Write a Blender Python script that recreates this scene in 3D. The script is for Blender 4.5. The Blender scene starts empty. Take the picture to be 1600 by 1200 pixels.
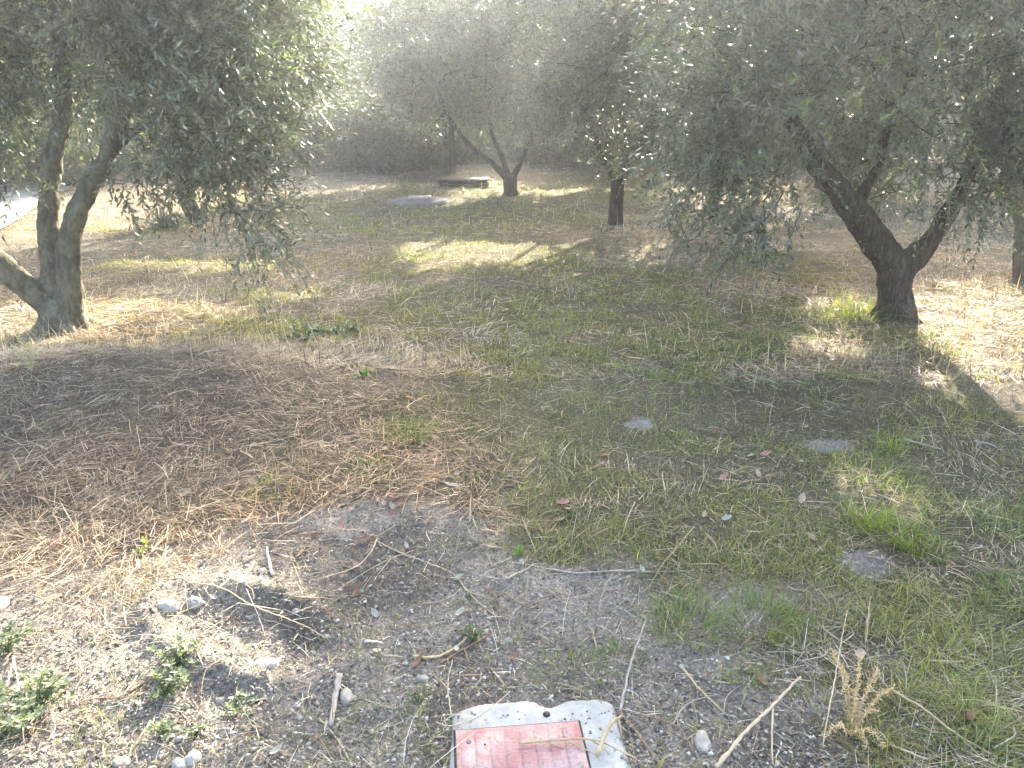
import bpy, math, random
import numpy as np
from mathutils import Vector

R = math.radians
SEED = 11
rng = np.random.default_rng(SEED)
random.seed(SEED)
sc = bpy.context.scene
COL = sc.collection

# ------------------------------------------------------------------ camera
CAM_H, PITCH, FPX = 1.5, R(20.6), 1200.0
cam_d = bpy.data.cameras.new('camera')
cam = bpy.data.objects.new('camera', cam_d)
COL.objects.link(cam)
cam.location = (0, 0, CAM_H)
cam.rotation_euler = (math.pi / 2 - PITCH, 0, 0)
cam_d.sensor_width = 36.0
cam_d.lens = 27.0
cam_d.clip_start = 0.05
cam_d.clip_end = 600
sc.camera = cam

# ------------------------------------------------------------------ light
SUN_ELEV, SUN_AZ = R(25.0), R(17.5)          # azimuth measured to the right of the view direction (+Y)
SUN = np.array([math.sin(SUN_AZ) * math.cos(SUN_ELEV), math.cos(SUN_AZ) * math.cos(SUN_ELEV), math.sin(SUN_ELEV)])
world = bpy.data.worlds.new('World')
sc.world = world
world.use_nodes = True
wn = world.node_tree
bg = wn.nodes['Background']
sky = wn.nodes.new('ShaderNodeTexSky')
sky.sky_type = 'NISHITA'
sky.sun_disc = False
sky.sun_elevation = SUN_ELEV
sky.sun_rotation = SUN_AZ
sky.air_density = 1.0
sky.dust_density = 5.0
sky.ozone_density = 0.6
wn.links.new(sky.outputs[0], bg.inputs[0])
bg.inputs[1].default_value = 0.15
sd = bpy.data.lights.new('sun', 'SUN')
sd.energy = 5.0
sd.angle = R(0.5)
sd.color = (1.0, 0.91, 0.75)
sun = bpy.data.objects.new('sun', sd)
COL.objects.link(sun)
sun.rotation_euler = Vector(SUN).to_track_quat('Z', 'Y').to_euler()
sun.location = (6, 18, 10)
sc.view_settings.view_transform = 'Standard'
sc.view_settings.look = 'None'
sc.view_settings.gamma = 1.0
sc.view_settings.exposure = 3.0
sc.render.engine = 'CYCLES'
cy = sc.cycles
cy.use_denoising = True
try:
    cy.denoising_input_passes = 'RGB_ALBEDO_NORMAL'
    cy.denoising_prefilter = 'NONE'
except Exception:
    pass
cy.max_bounces = 6
cy.diffuse_bounces = 3
cy.glossy_bounces = 2
cy.transmission_bounces = 4
cy.volume_bounces = 1
cy.transparent_max_bounces = 4
cy.sample_clamp_indirect = 6.0
HAZE_DENSITY, HAZE_G = 0.0062, 0.78

# ------------------------------------------------------------------ pixel -> world helpers (1600x1200 photo)
cp, sp = math.cos(PITCH), math.sin(PITCH)
def ray(px, py):
    u, v = (px - 800) / FPX, (600 - py) / FPX
    return np.array([u, cp + v * sp, -sp + v * cp])
def at(px, py, Y):
    d = ray(px, py)
    t = Y / d[1]
    return np.array([d[0] * t, Y, CAM_H + d[2] * t])

# ------------------------------------------------------------------ noise
_lat = np.random.default_rng(5).random((512, 512))
def vnoise(x, y, f, s=0):
    x = np.asarray(x, float) * f + 37.3 * (s + 1); y = np.asarray(y, float) * f + 91.7 * (s + 1)
    xi = np.floor(x).astype(int); yi = np.floor(y).astype(int)
    fx = x - xi; fy = y - yi
    fx = fx * fx * (3 - 2 * fx); fy = fy * fy * (3 - 2 * fy)
    a = _lat[xi % 512, yi % 512]; b = _lat[(xi + 1) % 512, yi % 512]
    c = _lat[xi % 512, (yi + 1) % 512]; d = _lat[(xi + 1) % 512, (yi + 1) % 512]
    return (a * (1 - fx) + b * fx) * (1 - fy) + (c * (1 - fx) + d * fx) * fy
def fbm(x, y, f, o=4, s=0):
    v = 0; a = 0.5; t = 0
    for i in range(o):
        v = v + a * vnoise(x, y, f * 2 ** i, s + i); t += a; a *= 0.5
    return v / t
def sstep(a, b, x):
    t = np.clip((np.asarray(x, float) - a) / (b - a), 0, 1)
    return t * t * (3 - 2 * t)
def blob(x, y, cx, cy_, rx, ry, rot=0):
    dx, dy = x - cx, y - cy_
    c, s = math.cos(rot), math.sin(rot)
    u = (dx * c + dy * s) / rx; v = (-dx * s + dy * c) / ry
    return np.sqrt(u * u + v * v)

# ------------------------------------------------------------------ zones on the ground
def flat(px, py):
    d = ray(px, py); t = -CAM_H / d[2]
    return d[0] * t, d[1] * t
def ash_mask(x, y):          # bare ash-grey earth
    n = (fbm(x, y, 1.6, 4, 3) - 0.5) * 1.5
    d = np.minimum(blob(x, y, -0.42, 1.75, 1.10, 0.80), blob(x, y, -1.45, 1.5, 1.0, 0.72))
    d = np.minimum(d, blob(x, y, 0.28, 1.45, 0.62, 0.45))
    d = np.minimum(d, blob(x, y, -0.55, 2.45, 0.62, 0.30))
    for px, py, rx, ry in ((1000, 662, .17, .10), (1285, 702, .20, .10), (1350, 885, .10, .09), (1290, 1110, .12, .08),
                           (1090, 1140, .2, .2)):
        a, b = flat(px, py); d = np.minimum(d, blob(x, y, a, b, rx, ry) * 1.05)
    return 1 - sstep(0.62, 1.22, d + n * 1.25)
def straw_mask(x, y):        # matted dead hay
    n = (fbm(x, y, 0.9, 4, 9) - 0.5) * 1.3
    d = np.minimum(blob(x, y, -2.3, 3.2, 1.75, 1.15), blob(x, y, -1.0, 3.1, 0.9, 0.7))
    d = np.minimum(d, blob(x, y, -3.4, 2.4, 1.2, 1.3))
    return 1 - sstep(0.8, 1.3, d + n)
def green_mask(x, y):
    n = (fbm(x, y, 1.3, 4, 21) - 0.5) * 2.2
    d = blob(x, y, 2.0, 2.6, 2.5, 2.1)
    for px, py, rx, ry in ((1000, 600, .5, .6), (840, 560, .45, .5), (560, 330, 2.2, 2.0), (740, 395, 1.3, 1.2), (430, 465, .6, .4),
                           (640, 660, .25, .2), (300, 410, 1.1, .5), (900, 300, 3.5, 1.6), (480, 520, .5, .5), (900, 480, 1.3, .8), (1150, 520, 1.2, .8), (700, 480, .8, .6), (1050, 420, 1.5, .8)):
        a, b = flat(px, py); d = np.minimum(d, blob(x, y, a, b, rx, ry))
    return 1 - sstep(0.55, 1.35, d + n)
def height(x, y, fine=True):
    x = np.asarray(x, float); y = np.asarray(y, float)
    h = (fbm(x, y, 0.35, 3, 1) - 0.5) * 0.16 + (fbm(x, y, 1.7, 3, 2) - 0.5) * 0.05
    h = h * sstep(0.3, 2.5, np.hypot(x, y - 1.2)) * 0.8 + (fbm(x, y, 2.6, 3, 7) - 0.5) * 0.03
    h = h + 0.20 * np.exp(-(((x + 2.1) / 1.2) ** 2 + ((y - 3.7) / 0.5) ** 2)) * (0.6 + 0.8 * fbm(x, y, 2.2, 3, 66))
    # small dug hollow with a rim of clods in the ash
    d = blob(x, y, -0.80, 1.90, 0.27, 0.13, -0.5)
    h = h - 0.03 * np.exp(-d ** 4) + 0.03 * np.exp(-((d - 1.35) / 0.3) ** 2) * (0.4 + fbm(x, y, 9, 2, 30))
    # flat seat of the service lid
    k = 1 - sstep(0.22, 0.42, np.hypot(x - 0.03, y - 1.44))
    h = h * (1 - k)
    if fine:
        m = ash_mask(x, y)
        h = h + m * ((fbm(x, y, 14, 3, 40) - 0.5) * 0.022 + np.maximum(fbm(x, y, 42, 2, 44) - 0.55, 0) * 0.03) * (1 - k)
        h = h + (1 - m) * (fbm(x, y, 9, 3, 50) - 0.5) * 0.03 * (1 - k)
    # bank and hill behind
    h = h + 0.10 * sstep(14, 17, y) - 0.35 * sstep(17.5, 21, y) + 7.5 * sstep(24, 64, y + 0.25 * np.abs(x)) * (0.75 + 0.5 * fbm(x, y, 0.05, 2, 60))
    return h
def ground_at(px, py):
    z = 0.0
    for _ in range(6):
        d = ray(px, py); t = (z - CAM_H) / d[2]
        x, y = d[0] * t, d[1] * t
        z = float(height(x, y))
    return np.array([x, y, z])

# ------------------------------------------------------------------ object helpers
def new_mesh_obj(name, V, F, mat, parent=None, col=None, smooth=False, slots=None):
    """V (n,3); F list of int arrays, each (m,k)."""
    me = bpy.data.meshes.new(name)
    V = np.asarray(V, np.float32)
    me.vertices.add(len(V)); me.vertices.foreach_set('co', V.ravel())
    F = [np.asarray(f, np.int32) for f in F if len(f)]
    loops = np.concatenate([f.ravel() for f in F])
    counts = np.concatenate([np.full(len(f), f.shape[1], np.int32) for f in F])
    starts = np.concatenate([[0], np.cumsum(counts)[:-1]]).astype(np.int32)
    me.loops.add(len(loops)); me.loops.foreach_set('vertex_index', loops)
    me.polygons.add(len(counts)); me.polygons.foreach_set('loop_start', starts)
    if slots is not None:
        me.polygons.foreach_set('material_index', np.asarray(slots, np.int32))
    if smooth:
        me.polygons.foreach_set('use_smooth', np.ones(len(counts), bool))
    me.update(calc_edges=True)
    if col is not None:
        a = me.color_attributes.new('Col', 'FLOAT_COLOR', 'POINT')
        c = np.ones((len(V), 4), np.float32); c[:, :3] = col
        a.data.foreach_set('color', c.ravel())
    for m in (mat if isinstance(mat, (list, tuple)) else [mat]):
        me.materials.append(m)
    o = bpy.data.objects.new(name, me)
    COL.objects.link(o)
    if parent is not None:
        o.parent = parent
    return o
def tag(o, label=None, cat=None, group=None, kind=None):
    if label: o['label'] = label
    if cat: o['category'] = cat
    if group: o['group'] = group
    if kind: o['kind'] = kind
    return o
def empty(name, loc, label, cat, group=None):
    o = bpy.data.objects.new(name, None); COL.objects.link(o)
    o.location = loc; o.empty_display_size = 0.1
    return tag(o, label, cat, group)

def unit(v):
    return v / np.maximum(np.linalg.norm(v, axis=-1, keepdims=True), 1e-9)

class Geo:
    def __init__(s): s.V = []; s.F = {}; s.C = []; s.n = 0
    def add(s, V, Fs, C=None):
        V = np.asarray(V, float).reshape(-1, 3)
        for f in Fs:
            f = np.asarray(f, int)
            if len(f): s.F.setdefault(f.shape[1], []).append(f + s.n)
        s.V.append(V); s.n += len(V)
        if C is not None:
            C = np.asarray(C, float)
            s.C.append(np.broadcast_to(C, (len(V), 3)) if C.ndim == 1 else C)
    def build(s, name, mat, parent=None, smooth=False):
        V = np.concatenate(s.V); F = [np.concatenate(f) for f in s.F.values()]
        return new_mesh_obj(name, V, F, mat, parent, np.concatenate(s.C) if s.C else None, smooth)

def tube_geo(g, P, rad, n=8, C=None, cap=True, wob=0.0, seed=0):
    P = np.asarray(P, float); rad = np.broadcast_to(np.asarray(rad, float), (len(P),)).copy()
    T = np.gradient(P, axis=0); T = unit(T)
    ref = np.array([0.0, 0, 1]) if abs(T[0][2]) < 0.9 else np.array([0.0, 1, 0])
    V = []
    a = np.arange(n) * 2 * math.pi / n
    u = unit(np.cross(T[0], ref))
    rr = np.random.default_rng(seed)
    prof = 1 + wob * (rr.random(n) - 0.5) * 2
    for i in range(len(P)):
        u = unit(u - T[i] * np.dot(u, T[i])); w = np.cross(T[i], u)
        k = prof * (1 + wob * 0.5 * (rr.random(n) - 0.5))
        V.append(P[i] + (np.outer(np.cos(a) * k, u) + np.outer(np.sin(a) * k, w)) * rad[i])
    V = np.concatenate(V)
    i = np.arange(len(P) - 1)[:, None] * n; j = np.arange(n)[None, :]
    q = np.stack([i + j, i + (j + 1) % n, i + n + (j + 1) % n, i + n + j], -1).reshape(-1, 4)
    Fs = [q]
    if cap:
        m = len(V)
        V = np.concatenate([V, P[:1], P[-1:]])
        jj = np.arange(n)
        Fs.append(np.concatenate([np.stack([np.full(n, m), (jj + 1) % n, jj], -1),
                                  np.stack([np.full(n, m + 1), (len(P) - 1) * n + jj, (len(P) - 1) * n + (jj + 1) % n], -1)]))
    g.add(V, Fs, C)

def resample(P, step, rad=None):
    """Catmull-Rom through the points."""
    P = np.asarray(P, float); n = len(P)
    E = np.vstack([2 * P[0] - P[1], P, 2 * P[-1] - P[-2]])
    out = []; ro = []
    for i in range(n - 1):
        k = max(2, int(np.linalg.norm(P[i + 1] - P[i]) / step))
        t = (np.arange(k) / k)[:, None]
        a, b, c, d = E[i], E[i + 1], E[i + 2], E[i + 3]
        out.append(0.5 * ((2 * b) + (-a + c) * t + (2 * a - 5 * b + 4 * c - d) * t ** 2 + (-a + 3 * b - 3 * c + d) * t ** 3))
        if rad is not None: ro.append(rad[i] + (rad[i + 1] - rad[i]) * t[:, 0])
    out.append(P[-1:])
    out = np.concatenate(out)
    if rad is None: return out
    ro.append(np.array([rad[-1]]))
    return out, np.concatenate(ro)

# ------------------------------------------------------------------ materials
class Nodes:
    def __init__(s, name):
        s.m = bpy.data.materials.new(name); s.m.use_nodes = True
        s.t = s.m.node_tree; s.t.nodes.clear()
        s.out = s.t.nodes.new('ShaderNodeOutputMaterial')
    def n(s, kind, **kw):
        nd = s.t.nodes.new(kind)
        for k, v in kw.items():
            if k.startswith('i_'):
                key = k[2:].replace('_', ' ')
                nd.inputs[key].default_value = v
            else: setattr(nd, k, v)
        return nd
    def l(s, a, b): s.t.links.new(a, b)
def rgb(*c): return (*c, 1.0)
def ramp(N, src, stops):
    r = N.n('ShaderNodeValToRGB')
    while len(r.color_ramp.elements) < len(stops): r.color_ramp.elements.new(0.5)
    for e, (p, c) in zip(r.color_ramp.elements, stops):
        e.position = p; e.color = rgb(*c)
    N.l(src, r.inputs[0]); return r.outputs[0]
def mixc(N, fac, a, b, mode='MIX'):
    m = N.n('ShaderNodeMix', data_type='RGBA', blend_type=mode)
    if isinstance(fac, float): m.inputs[0].default_value = fac
    else: N.l(fac, m.inputs[0])
    for i, v in ((6, a), (7, b)):
        if isinstance(v, tuple): m.inputs[i].default_value = rgb(*v)
        else: N.l(v, m.inputs[i])
    return m.outputs[2]
def noise(N, scale, detail=4, rough=0.6, vec=None, out=0):
    t = N.n('ShaderNodeTexNoise'); t.inputs['Scale'].default_value = scale
    t.inputs['Detail'].default_value = detail; t.inputs['Roughness'].default_value = rough
    if vec is None:
        c = N.n('ShaderNodeTexCoord'); vec = c.outputs['Object']
    N.l(vec, t.inputs['Vector']); return t.outputs[out]

def mat_foliage(name, transl=0.35, rough=0.38, spec=0.5, tint=(1.15, 1.25, 0.55)):
    N = Nodes(name)
    a = N.n('ShaderNodeAttribute', attribute_name='Col')
    p = N.n('ShaderNodeBsdfPrincipled'); p.inputs['Roughness'].default_value = rough
    p.inputs['Specular IOR Level'].default_value = spec
    N.l(a.outputs['Color'], p.inputs['Base Color'])
    t = N.n('ShaderNodeBsdfTranslucent')
    N.l(mixc(N, 1.0, a.outputs['Color'], tint, 'MULTIPLY'), t.inputs['Color'])
    m = N.n('ShaderNodeMixShader'); m.inputs[0].default_value = transl
    N.l(p.outputs[0], m.inputs[1]); N.l(t.outputs[0], m.inputs[2]); N.l(m.outputs[0], N.out.inputs[0])
    return N.m
def mat_olive(name):
    N = Nodes(name)
    a = N.n('ShaderNodeAttribute', attribute_name='Col')
    geo = N.n('ShaderNodeNewGeometry')
    # upper side grey green and waxy, underside silvery
    col = mixc(N, geo.outputs['Backfacing'], a.outputs['Color'], mixc(N, 0.6, a.outputs['Color'], (0.30, 0.32, 0.26)))
    p = N.n('ShaderNodeBsdfPrincipled')
    p.inputs['Roughness'].default_value = 0.32; p.inputs['Specular IOR Level'].default_value = 0.65
    N.l(col, p.inputs['Base Color'])
    t = N.n('ShaderNodeBsdfTranslucent')
    N.l(mixc(N, 1.0, a.outputs['Color'], (1.5, 1.6, 0.95), 'MULTIPLY'), t.inputs['Color'])
    m = N.n('ShaderNodeMixShader'); m.inputs[0].default_value = 0.26
    N.l(p.outputs[0], m.inputs[1]); N.l(t.outputs[0], m.inputs[2]); N.l(m.outputs[0], N.out.inputs[0])
    return N.m
def mat_bark(name, dark, light, scale=1.0, lichen=0.0, fissure=0.8):
    N = Nodes(name)
    c = N.n('ShaderNodeTexCoord'); mp = N.n('ShaderNodeMapping'); mp.inputs['Scale'].default_value = (1, 1, 0.16 if fissure > .5 else .5)
    N.l(c.outputs['Object'], mp.inputs['Vector'])
    n1 = noise(N, 28 * scale, 6, 0.65, mp.outputs[0]); n2 = noise(N, 5 * scale, 4, 0.6)
    vo = N.n('ShaderNodeTexVoronoi', feature='DISTANCE_TO_EDGE'); vo.inputs['Scale'].default_value = 46 * scale
    N.l(mp.outputs[0], vo.inputs['Vector'])
    base = ramp(N, n1, [(0.3, dark), (0.7, light)])
    fiss = ramp(N, vo.outputs['Distance'], [(0.0, (0.35, 0.33, 0.32)), (0.16, (1.0, 1.0, 1.0))])
    base = mixc(N, float(fissure), base, fiss, 'MULTIPLY')
    big = ramp(N, n2, [(0.35, (0.7, 0.7, 0.7)), (0.65, (1.15, 1.12, 1.05))])
    col = mixc(N, 1.0, base, big, 'MULTIPLY')
    if lichen:
        n3 = noise(N, 11, 5, 0.7)
        f = ramp(N, n3, [(0.52, (0, 0, 0)), (0.68, (lichen,) * 3)])
        col = mixc(N, f, col, (0.24, 0.25, 0.17))
    p = N.n('ShaderNodeBsdfPrincipled'); p.inputs['Roughness'].default_value = 0.88
    p.inputs['Specular IOR Level'].default_value = 0.2
    N.l(col, p.inputs['Base Color'])
    b1 = N.n('ShaderNodeBump'); b1.inputs['Strength'].default_value = float(fissure); b1.inputs['Distance'].default_value = 0.035
    N.l(vo.outputs['Distance'], b1.inputs['Height'])
    b2 = N.n('ShaderNodeBump'); b2.inputs['Strength'].default_value = 0.8; b2.inputs['Distance'].default_value = 0.012
    N.l(n1, b2.inputs['Height']); N.l(b1.outputs[0], b2.inputs['Normal']); N.l(b2.outputs[0], p.inputs['Normal'])
    N.l(p.outputs[0], N.out.inputs[0]); return N.m
def mat_simple(name, c1, c2, scale=20, rough=0.8, bump=0.3, dist=0.003, spec=0.3, detail=6):
    N = Nodes(name)
    n1 = noise(N, scale, detail, 0.65)
    p = N.n('ShaderNodeBsdfPrincipled'); p.inputs['Roughness'].default_value = rough
    p.inputs['Specular IOR Level'].default_value = spec
    N.l(ramp(N, n1, [(0.3, c1), (0.7, c2)]), p.inputs['Base Color'])
    b = N.n('ShaderNodeBump'); b.inputs['Strength'].default_value = bump; b.inputs['Distance'].default_value = dist
    N.l(noise(N, scale * 3, 5, 0.7), b.inputs['Height']); N.l(b.outputs[0], p.inputs['Normal'])
    N.l(p.outputs[0], N.out.inputs[0]); return N.m
def mat_soil():
    N = Nodes('soil')
    a = N.n('ShaderNodeAttribute', attribute_name='Col')
    n1 = noise(N, 3.0, 6, 0.65); n2 = noise(N, 60, 6, 0.75); n3 = noise(N, 240, 3, 0.7)
    v = N.n('ShaderNodeTexVoronoi'); v.inputs['Scale'].default_value = 130
    c = N.n('ShaderNodeTexCoord'); N.l(c.outputs['Object'], v.inputs['Vector'])
    m = mixc(N, 1.0, a.outputs['Color'], ramp(N, n2, [(0.25, (0.55, 0.54, 0.53)), (0.5, (0.95, 0.95, 0.95)), (0.75, (1.4, 1.38, 1.33))]), 'MULTIPLY')
    m = mixc(N, 1.0, m, ramp(N, n1, [(0.3, (0.8, 0.8, 0.82)), (0.7, (1.2, 1.18, 1.14))]), 'MULTIPLY')
    m = mixc(N, 0.7, m, ramp(N, v.outputs['Color'], [(0.1, (0.5, 0.5, 0.5)), (0.6, (1.0, 1.0, 1.0)), (0.95, (1.7, 1.68, 1.6))]), 'MULTIPLY')
    p = N.n('ShaderNodeBsdfPrincipled'); p.inputs['Roughness'].default_value = 0.95
    p.inputs['Specular IOR Level'].default_value = 0.1
    N.l(m, p.inputs['Base Color'])
    b = N.n('ShaderNodeBump'); b.inputs['Strength'].default_value = 0.9; b.inputs['Distance'].default_value = 0.012
    N.l(n2, b.inputs['Height'])
    b2 = N.n('ShaderNodeBump'); b2.inputs['Strength'].default_value = 0.7; b2.inputs['Distance'].default_value = 0.004
    N.l(n3, b2.inputs['Height']); N.l(b.outputs[0], b2.inputs['Normal']); N.l(b2.outputs[0], p.inputs['Normal'])
    N.l(p.outputs[0], N.out.inputs[0]); return N.m
def mat_lid():
    N = Nodes('faded_red_plastic')
    tc = N.n('ShaderNodeTexCoord')
    n1 = noise(N, 16, 6, 0.75); n2 = noise(N, 70, 5, 0.7)
    mp = N.n('ShaderNodeMapping'); mp.inputs['Scale'].default_value = (1, 14, 1); N.l(tc.outputs['Object'], mp.inputs['Vector'])
    n3 = noise(N, 22, 4, 0.7, mp.outputs[0])
    f = ramp(N, n1, [(0.42, (0, 0, 0)), (0.62, (1, 1, 1))])
    col = mixc(N, f, (0.29, 0.125, 0.12), (0.35, 0.26, 0.24))
    col = mixc(N, ramp(N, n3, [(0.5, (0, 0, 0)), (0.7, (0.5, 0.5, 0.5))]), col, (0.44, 0.38, 0.35))
    col = mixc(N, ramp(N, n2, [(0.54, (0, 0, 0)), (0.66, (0.8, 0.8, 0.8))]), col, (0.16, 0.115, 0.09))
    p = N.n('ShaderNodeBsdfPrincipled'); p.inputs['Roughness'].default_value = 0.75
    N.l(col, p.inputs['Base Color']); N.l(p.outputs[0], N.out.inputs[0]); return N.m

def mat_plaster():
    N = Nodes('white_mortar')
    n1 = noise(N, 9, 6, 0.7); n2 = noise(N, 5, 6, 0.8); n3 = noise(N, 60, 4, 0.7)
    c = ramp(N, n1, [(0.3, (0.21, 0.225, 0.22)), (0.7, (0.42, 0.42, 0.395))])
    c = mixc(N, ramp(N, n2, [(0.52, (0, 0, 0)), (0.66, (0.75, 0.75, 0.75))]), c, (0.24, 0.21, 0.165))
    c = mixc(N, ramp(N, n3, [(0.60, (0, 0, 0)), (0.72, (0.8, 0.8, 0.8))]), c, (0.13, 0.115, 0.095))
    p = N.n('ShaderNodeBsdfPrincipled'); p.inputs['Roughness'].default_value = 0.85
    N.l(c, p.inputs['Base Color'])
    b = N.n('ShaderNodeBump'); b.inputs['Strength'].default_value = 0.6; b.inputs['Distance'].default_value = 0.006
    N.l(noise(N, 22, 6, 0.7), b.inputs['Height']); N.l(b.outputs[0], p.inputs['Normal'])
    N.l(p.outputs[0], N.out.inputs[0]); return N.m
M = dict(
    olive=mat_olive('olive_leaf'),
    leafy=mat_foliage('green_leaf', 0.35, 0.4),
    grass=mat_foliage('grass_blade', 0.42, 0.5, 0.35, (1.5, 1.6, 0.6)),
    straw=mat_foliage('dry_straw', 0.22, 0.6, 0.3, (1.2, 1.1, 0.75)),
    deadleaf=mat_foliage('dead_leaf', 0.2, 0.6, 0.3, (1.2, 0.9, 0.5)),
    bark=mat_bark('olive_bark', (0.035, 0.028, 0.022), (0.15, 0.125, 0.10)),
    bark_left=mat_bark('smooth_olive_bark', (0.075, 0.07, 0.05), (0.215, 0.195, 0.14), 0.7, 0.45, 0.3),
    twig=mat_foliage('twig_wood', 0.0, 0.8, 0.2),
    soil=mat_soil(),
    sunken=mat_simple('sunken_stone', (0.13, 0.12, 0.105), (0.24, 0.225, 0.20), 14, 0.95, 0.7, 0.006),
    dusty=mat_simple('dusty_stone', (0.20, 0.19, 0.17), (0.36, 0.34, 0.31), 40, 0.95, 0.4, 0.002),
    stone=mat_simple('limestone', (0.20, 0.19, 0.17), (0.38, 0.36, 0.33), 25, 0.85, 0.4, 0.002),
    pale=mat_simple('pale_stone', (0.21, 0.19, 0.16), (0.38, 0.34, 0.29), 30, 0.8, 0.3, 0.002),
    plaster=mat_plaster(),
    concrete=mat_simple('concrete', (0.12, 0.115, 0.11), (0.20, 0.19, 0.185), 12, 0.9, 0.4, 0.004),
    brick=mat_simple('brown_brick', (0.04, 0.028, 0.023), (0.08, 0.055, 0.042), 14, 0.9, 0.5, 0.006),
    lid=mat_lid(),
    pinklid=mat_simple('faded_pink_plastic', (0.27, 0.21, 0.21), (0.36, 0.29, 0.29), 12, 0.7, 0.2, 0.002),
    black=mat_simple('black_rubber', (0.012, 0.012, 0.013), (0.03, 0.03, 0.03), 30, 0.6, 0.1, 0.001),
    road=mat_simple('pale_concrete_road', (0.18, 0.175, 0.165), (0.24, 0.235, 0.22), 3, 0.85, 0.2, 0.003),
)

# ------------------------------------------------------------------ ground sheet
def graded(lo, hi, a, b, step, grow):
    mid = np.arange(a, b + 1e-6, step)
    up = [mid[-1]]; s = step
    while up[-1] < hi: s = min(s * grow, 4.0); up.append(up[-1] + s)
    dn = [mid[0]]; s = step
    while dn[-1] > lo: s = min(s * grow, 4.0); dn.append(dn[-1] - s)
    return np.concatenate([np.array(dn[1:])[::-1], mid, np.array(up[1:])])
def ground_color(x, y):
    a = ash_mask(x, y)[:, None]; s = straw_mask(x, y)[:, None]; g = green_mask(x, y)[:, None]
    base = np.array([0.185, 0.155, 0.115]) * (0.45 + 1.1 * fbm(x, y, 1.3, 5, 70))[:, None]
    col = base * (1 - s) + np.array([0.160, 0.125, 0.090]) * s
    col = col * (1 - 0.65 * g) + np.array([0.115, 0.110, 0.055]) * 0.65 * g
    far = sstep(17, 22, y)[:, None]
    dirt = np.array([0.325, 0.292, 0.252]) * (0.75 + 0.5 * fbm(x, y, 2.2, 4, 77))[:, None]
    soot = sstep(0.55, 0.75, fbm(x, y, 1.9, 4, 79) + 0.35 * np.exp(-(((x + 0.45) / 0.5) ** 2 + ((y - 2.25) / 0.3) ** 2)))[:, None]
    dirt = dirt * (1 - 0.45 * soot)
    col = col * (1 - a) + dirt * a
    return col * (1 - far) + np.array([0.15, 0.130, 0.095]) * far
gx = graded(-85, 85, -2.3, 2.7, 0.014, 1.045)
gy = graded(-14, 90, 1.0, 4.3, 0.014, 1.035)
GX, GY = np.meshgrid(gx, gy)
X, Y = GX.ravel(), GY.ravel()
Z = height(X, Y)
nx, ny = len(gx), len(gy)
ii = np.arange(ny - 1)[:, None] * nx; jj = np.arange(nx - 1)[None, :]
quads = np.stack([ii + jj, ii + jj + 1, ii + nx + jj + 1, ii + nx + jj], -1).reshape(-1, 4)
g = new_mesh_obj('ground', np.stack([X, Y, Z], -1), [quads], M['soil'], None, ground_color(X, Y), smooth=True)
tag(g, kind='structure')

# pale road seen at the left edge behind the trees
gR = Geo()
rv = []
py_ = np.linspace(7.6, 14.0, 40)
for y_ in py_:
    xe = -5.45 - (y_ - 7.6) * 0.36
    for w in (0.0, 0.8, 1.6, 2.4, 3.2):
        rv.append((xe - w, y_, float(height(xe - w, y_, False)) + 0.03))
q = []
for i in range(39):
    for j in range(4):
        q.append((i * 5 + j + 1, (i + 1) * 5 + j + 1, (i + 1) * 5 + j, i * 5 + j))
gR.add(rv, [np.array(q)])
tag(gR.build('road', M['road'], smooth=True), kind='structure')

# ------------------------------------------------------------------ grass, straw and litter (stuff)
def sample_ground(n, ymin, ymax, power=1.6, margin=1.25):
    """More where the camera is near; spreads a step beyond the frame on each side."""
    t = rng.random(n)
    k = 1 - power
    y = (ymin ** k + t * (ymax ** k - ymin ** k)) ** (1 / k)
    half = (0.70 * y * 0.95 + 0.40) * margin
    x = (rng.random(n) * 2 - 1) * half
    return x, y
def blades(g, x, y, L, W, lean, az, curl, col, seg=3, z=None, flatz=None):
    """lean: 0 upright .. 1 lying; curl bends further down / sideways."""
    n = len(x)
    if z is None: z = height(x, y)
    base = np.stack([x, y, z - 0.004], -1)
    h = np.stack([np.cos(az), np.sin(az), np.zeros(n)], -1)
    side = np.stack([-np.sin(az), np.cos(az), np.zeros(n)], -1)
    tw = (rng.random(n) - 0.5) * 1.2
    wv = side * np.cos(tw)[:, None] + np.array([0, 0, 1.0]) * np.sin(tw)[:, None]
    ang0 = (1 - lean) * math.pi / 2
    pts = [base]; p = base
    bend = (rng.random(n) - 0.5) * 2 * curl
    for s in range(seg):
        f = (s + 0.5) / seg
        a = ang0 - curl * f * 1.4 * (1 - lean * 0.5)
        b = bend * f
        d = (h * np.cos(b)[:, None] + side * np.sin(b)[:, None]) * np.cos(a)[:, None] + np.array([0, 0, 1.0]) * np.sin(a)[:, None]
        p = p + d * (L / seg)[:, None]
        if flatz is not None: p[:, 2] = np.maximum(p[:, 2], z + flatz)
        pts.append(p)
    V = []
    for s in range(seg):
        w = W * (1 - 0.75 * (s / seg) ** 1.5)
        V += [pts[s] - wv * w[:, None] / 2, pts[s] + wv * w[:, None] / 2]
    V.append(pts[seg])
    V = np.stack(V, 1)                              # n, 2seg+1, 3
    k = 2 * seg + 1
    i = (np.arange(n) * k)[:, None]
    Fs = []
    if seg > 1:
        qs = [i + np.array([[2 * s, 2 * s + 1, 2 * s + 3, 2 * s + 2]]) for s in range(seg - 1)]
        Fs.append(np.concatenate(qs))
    Fs.append(i + np.array([[2 * seg - 2, 2 * seg - 1, 2 * seg]]))
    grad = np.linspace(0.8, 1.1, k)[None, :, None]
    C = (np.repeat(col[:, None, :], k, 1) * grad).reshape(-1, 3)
    g.add(V.reshape(-1, 3), Fs, C)
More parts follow.
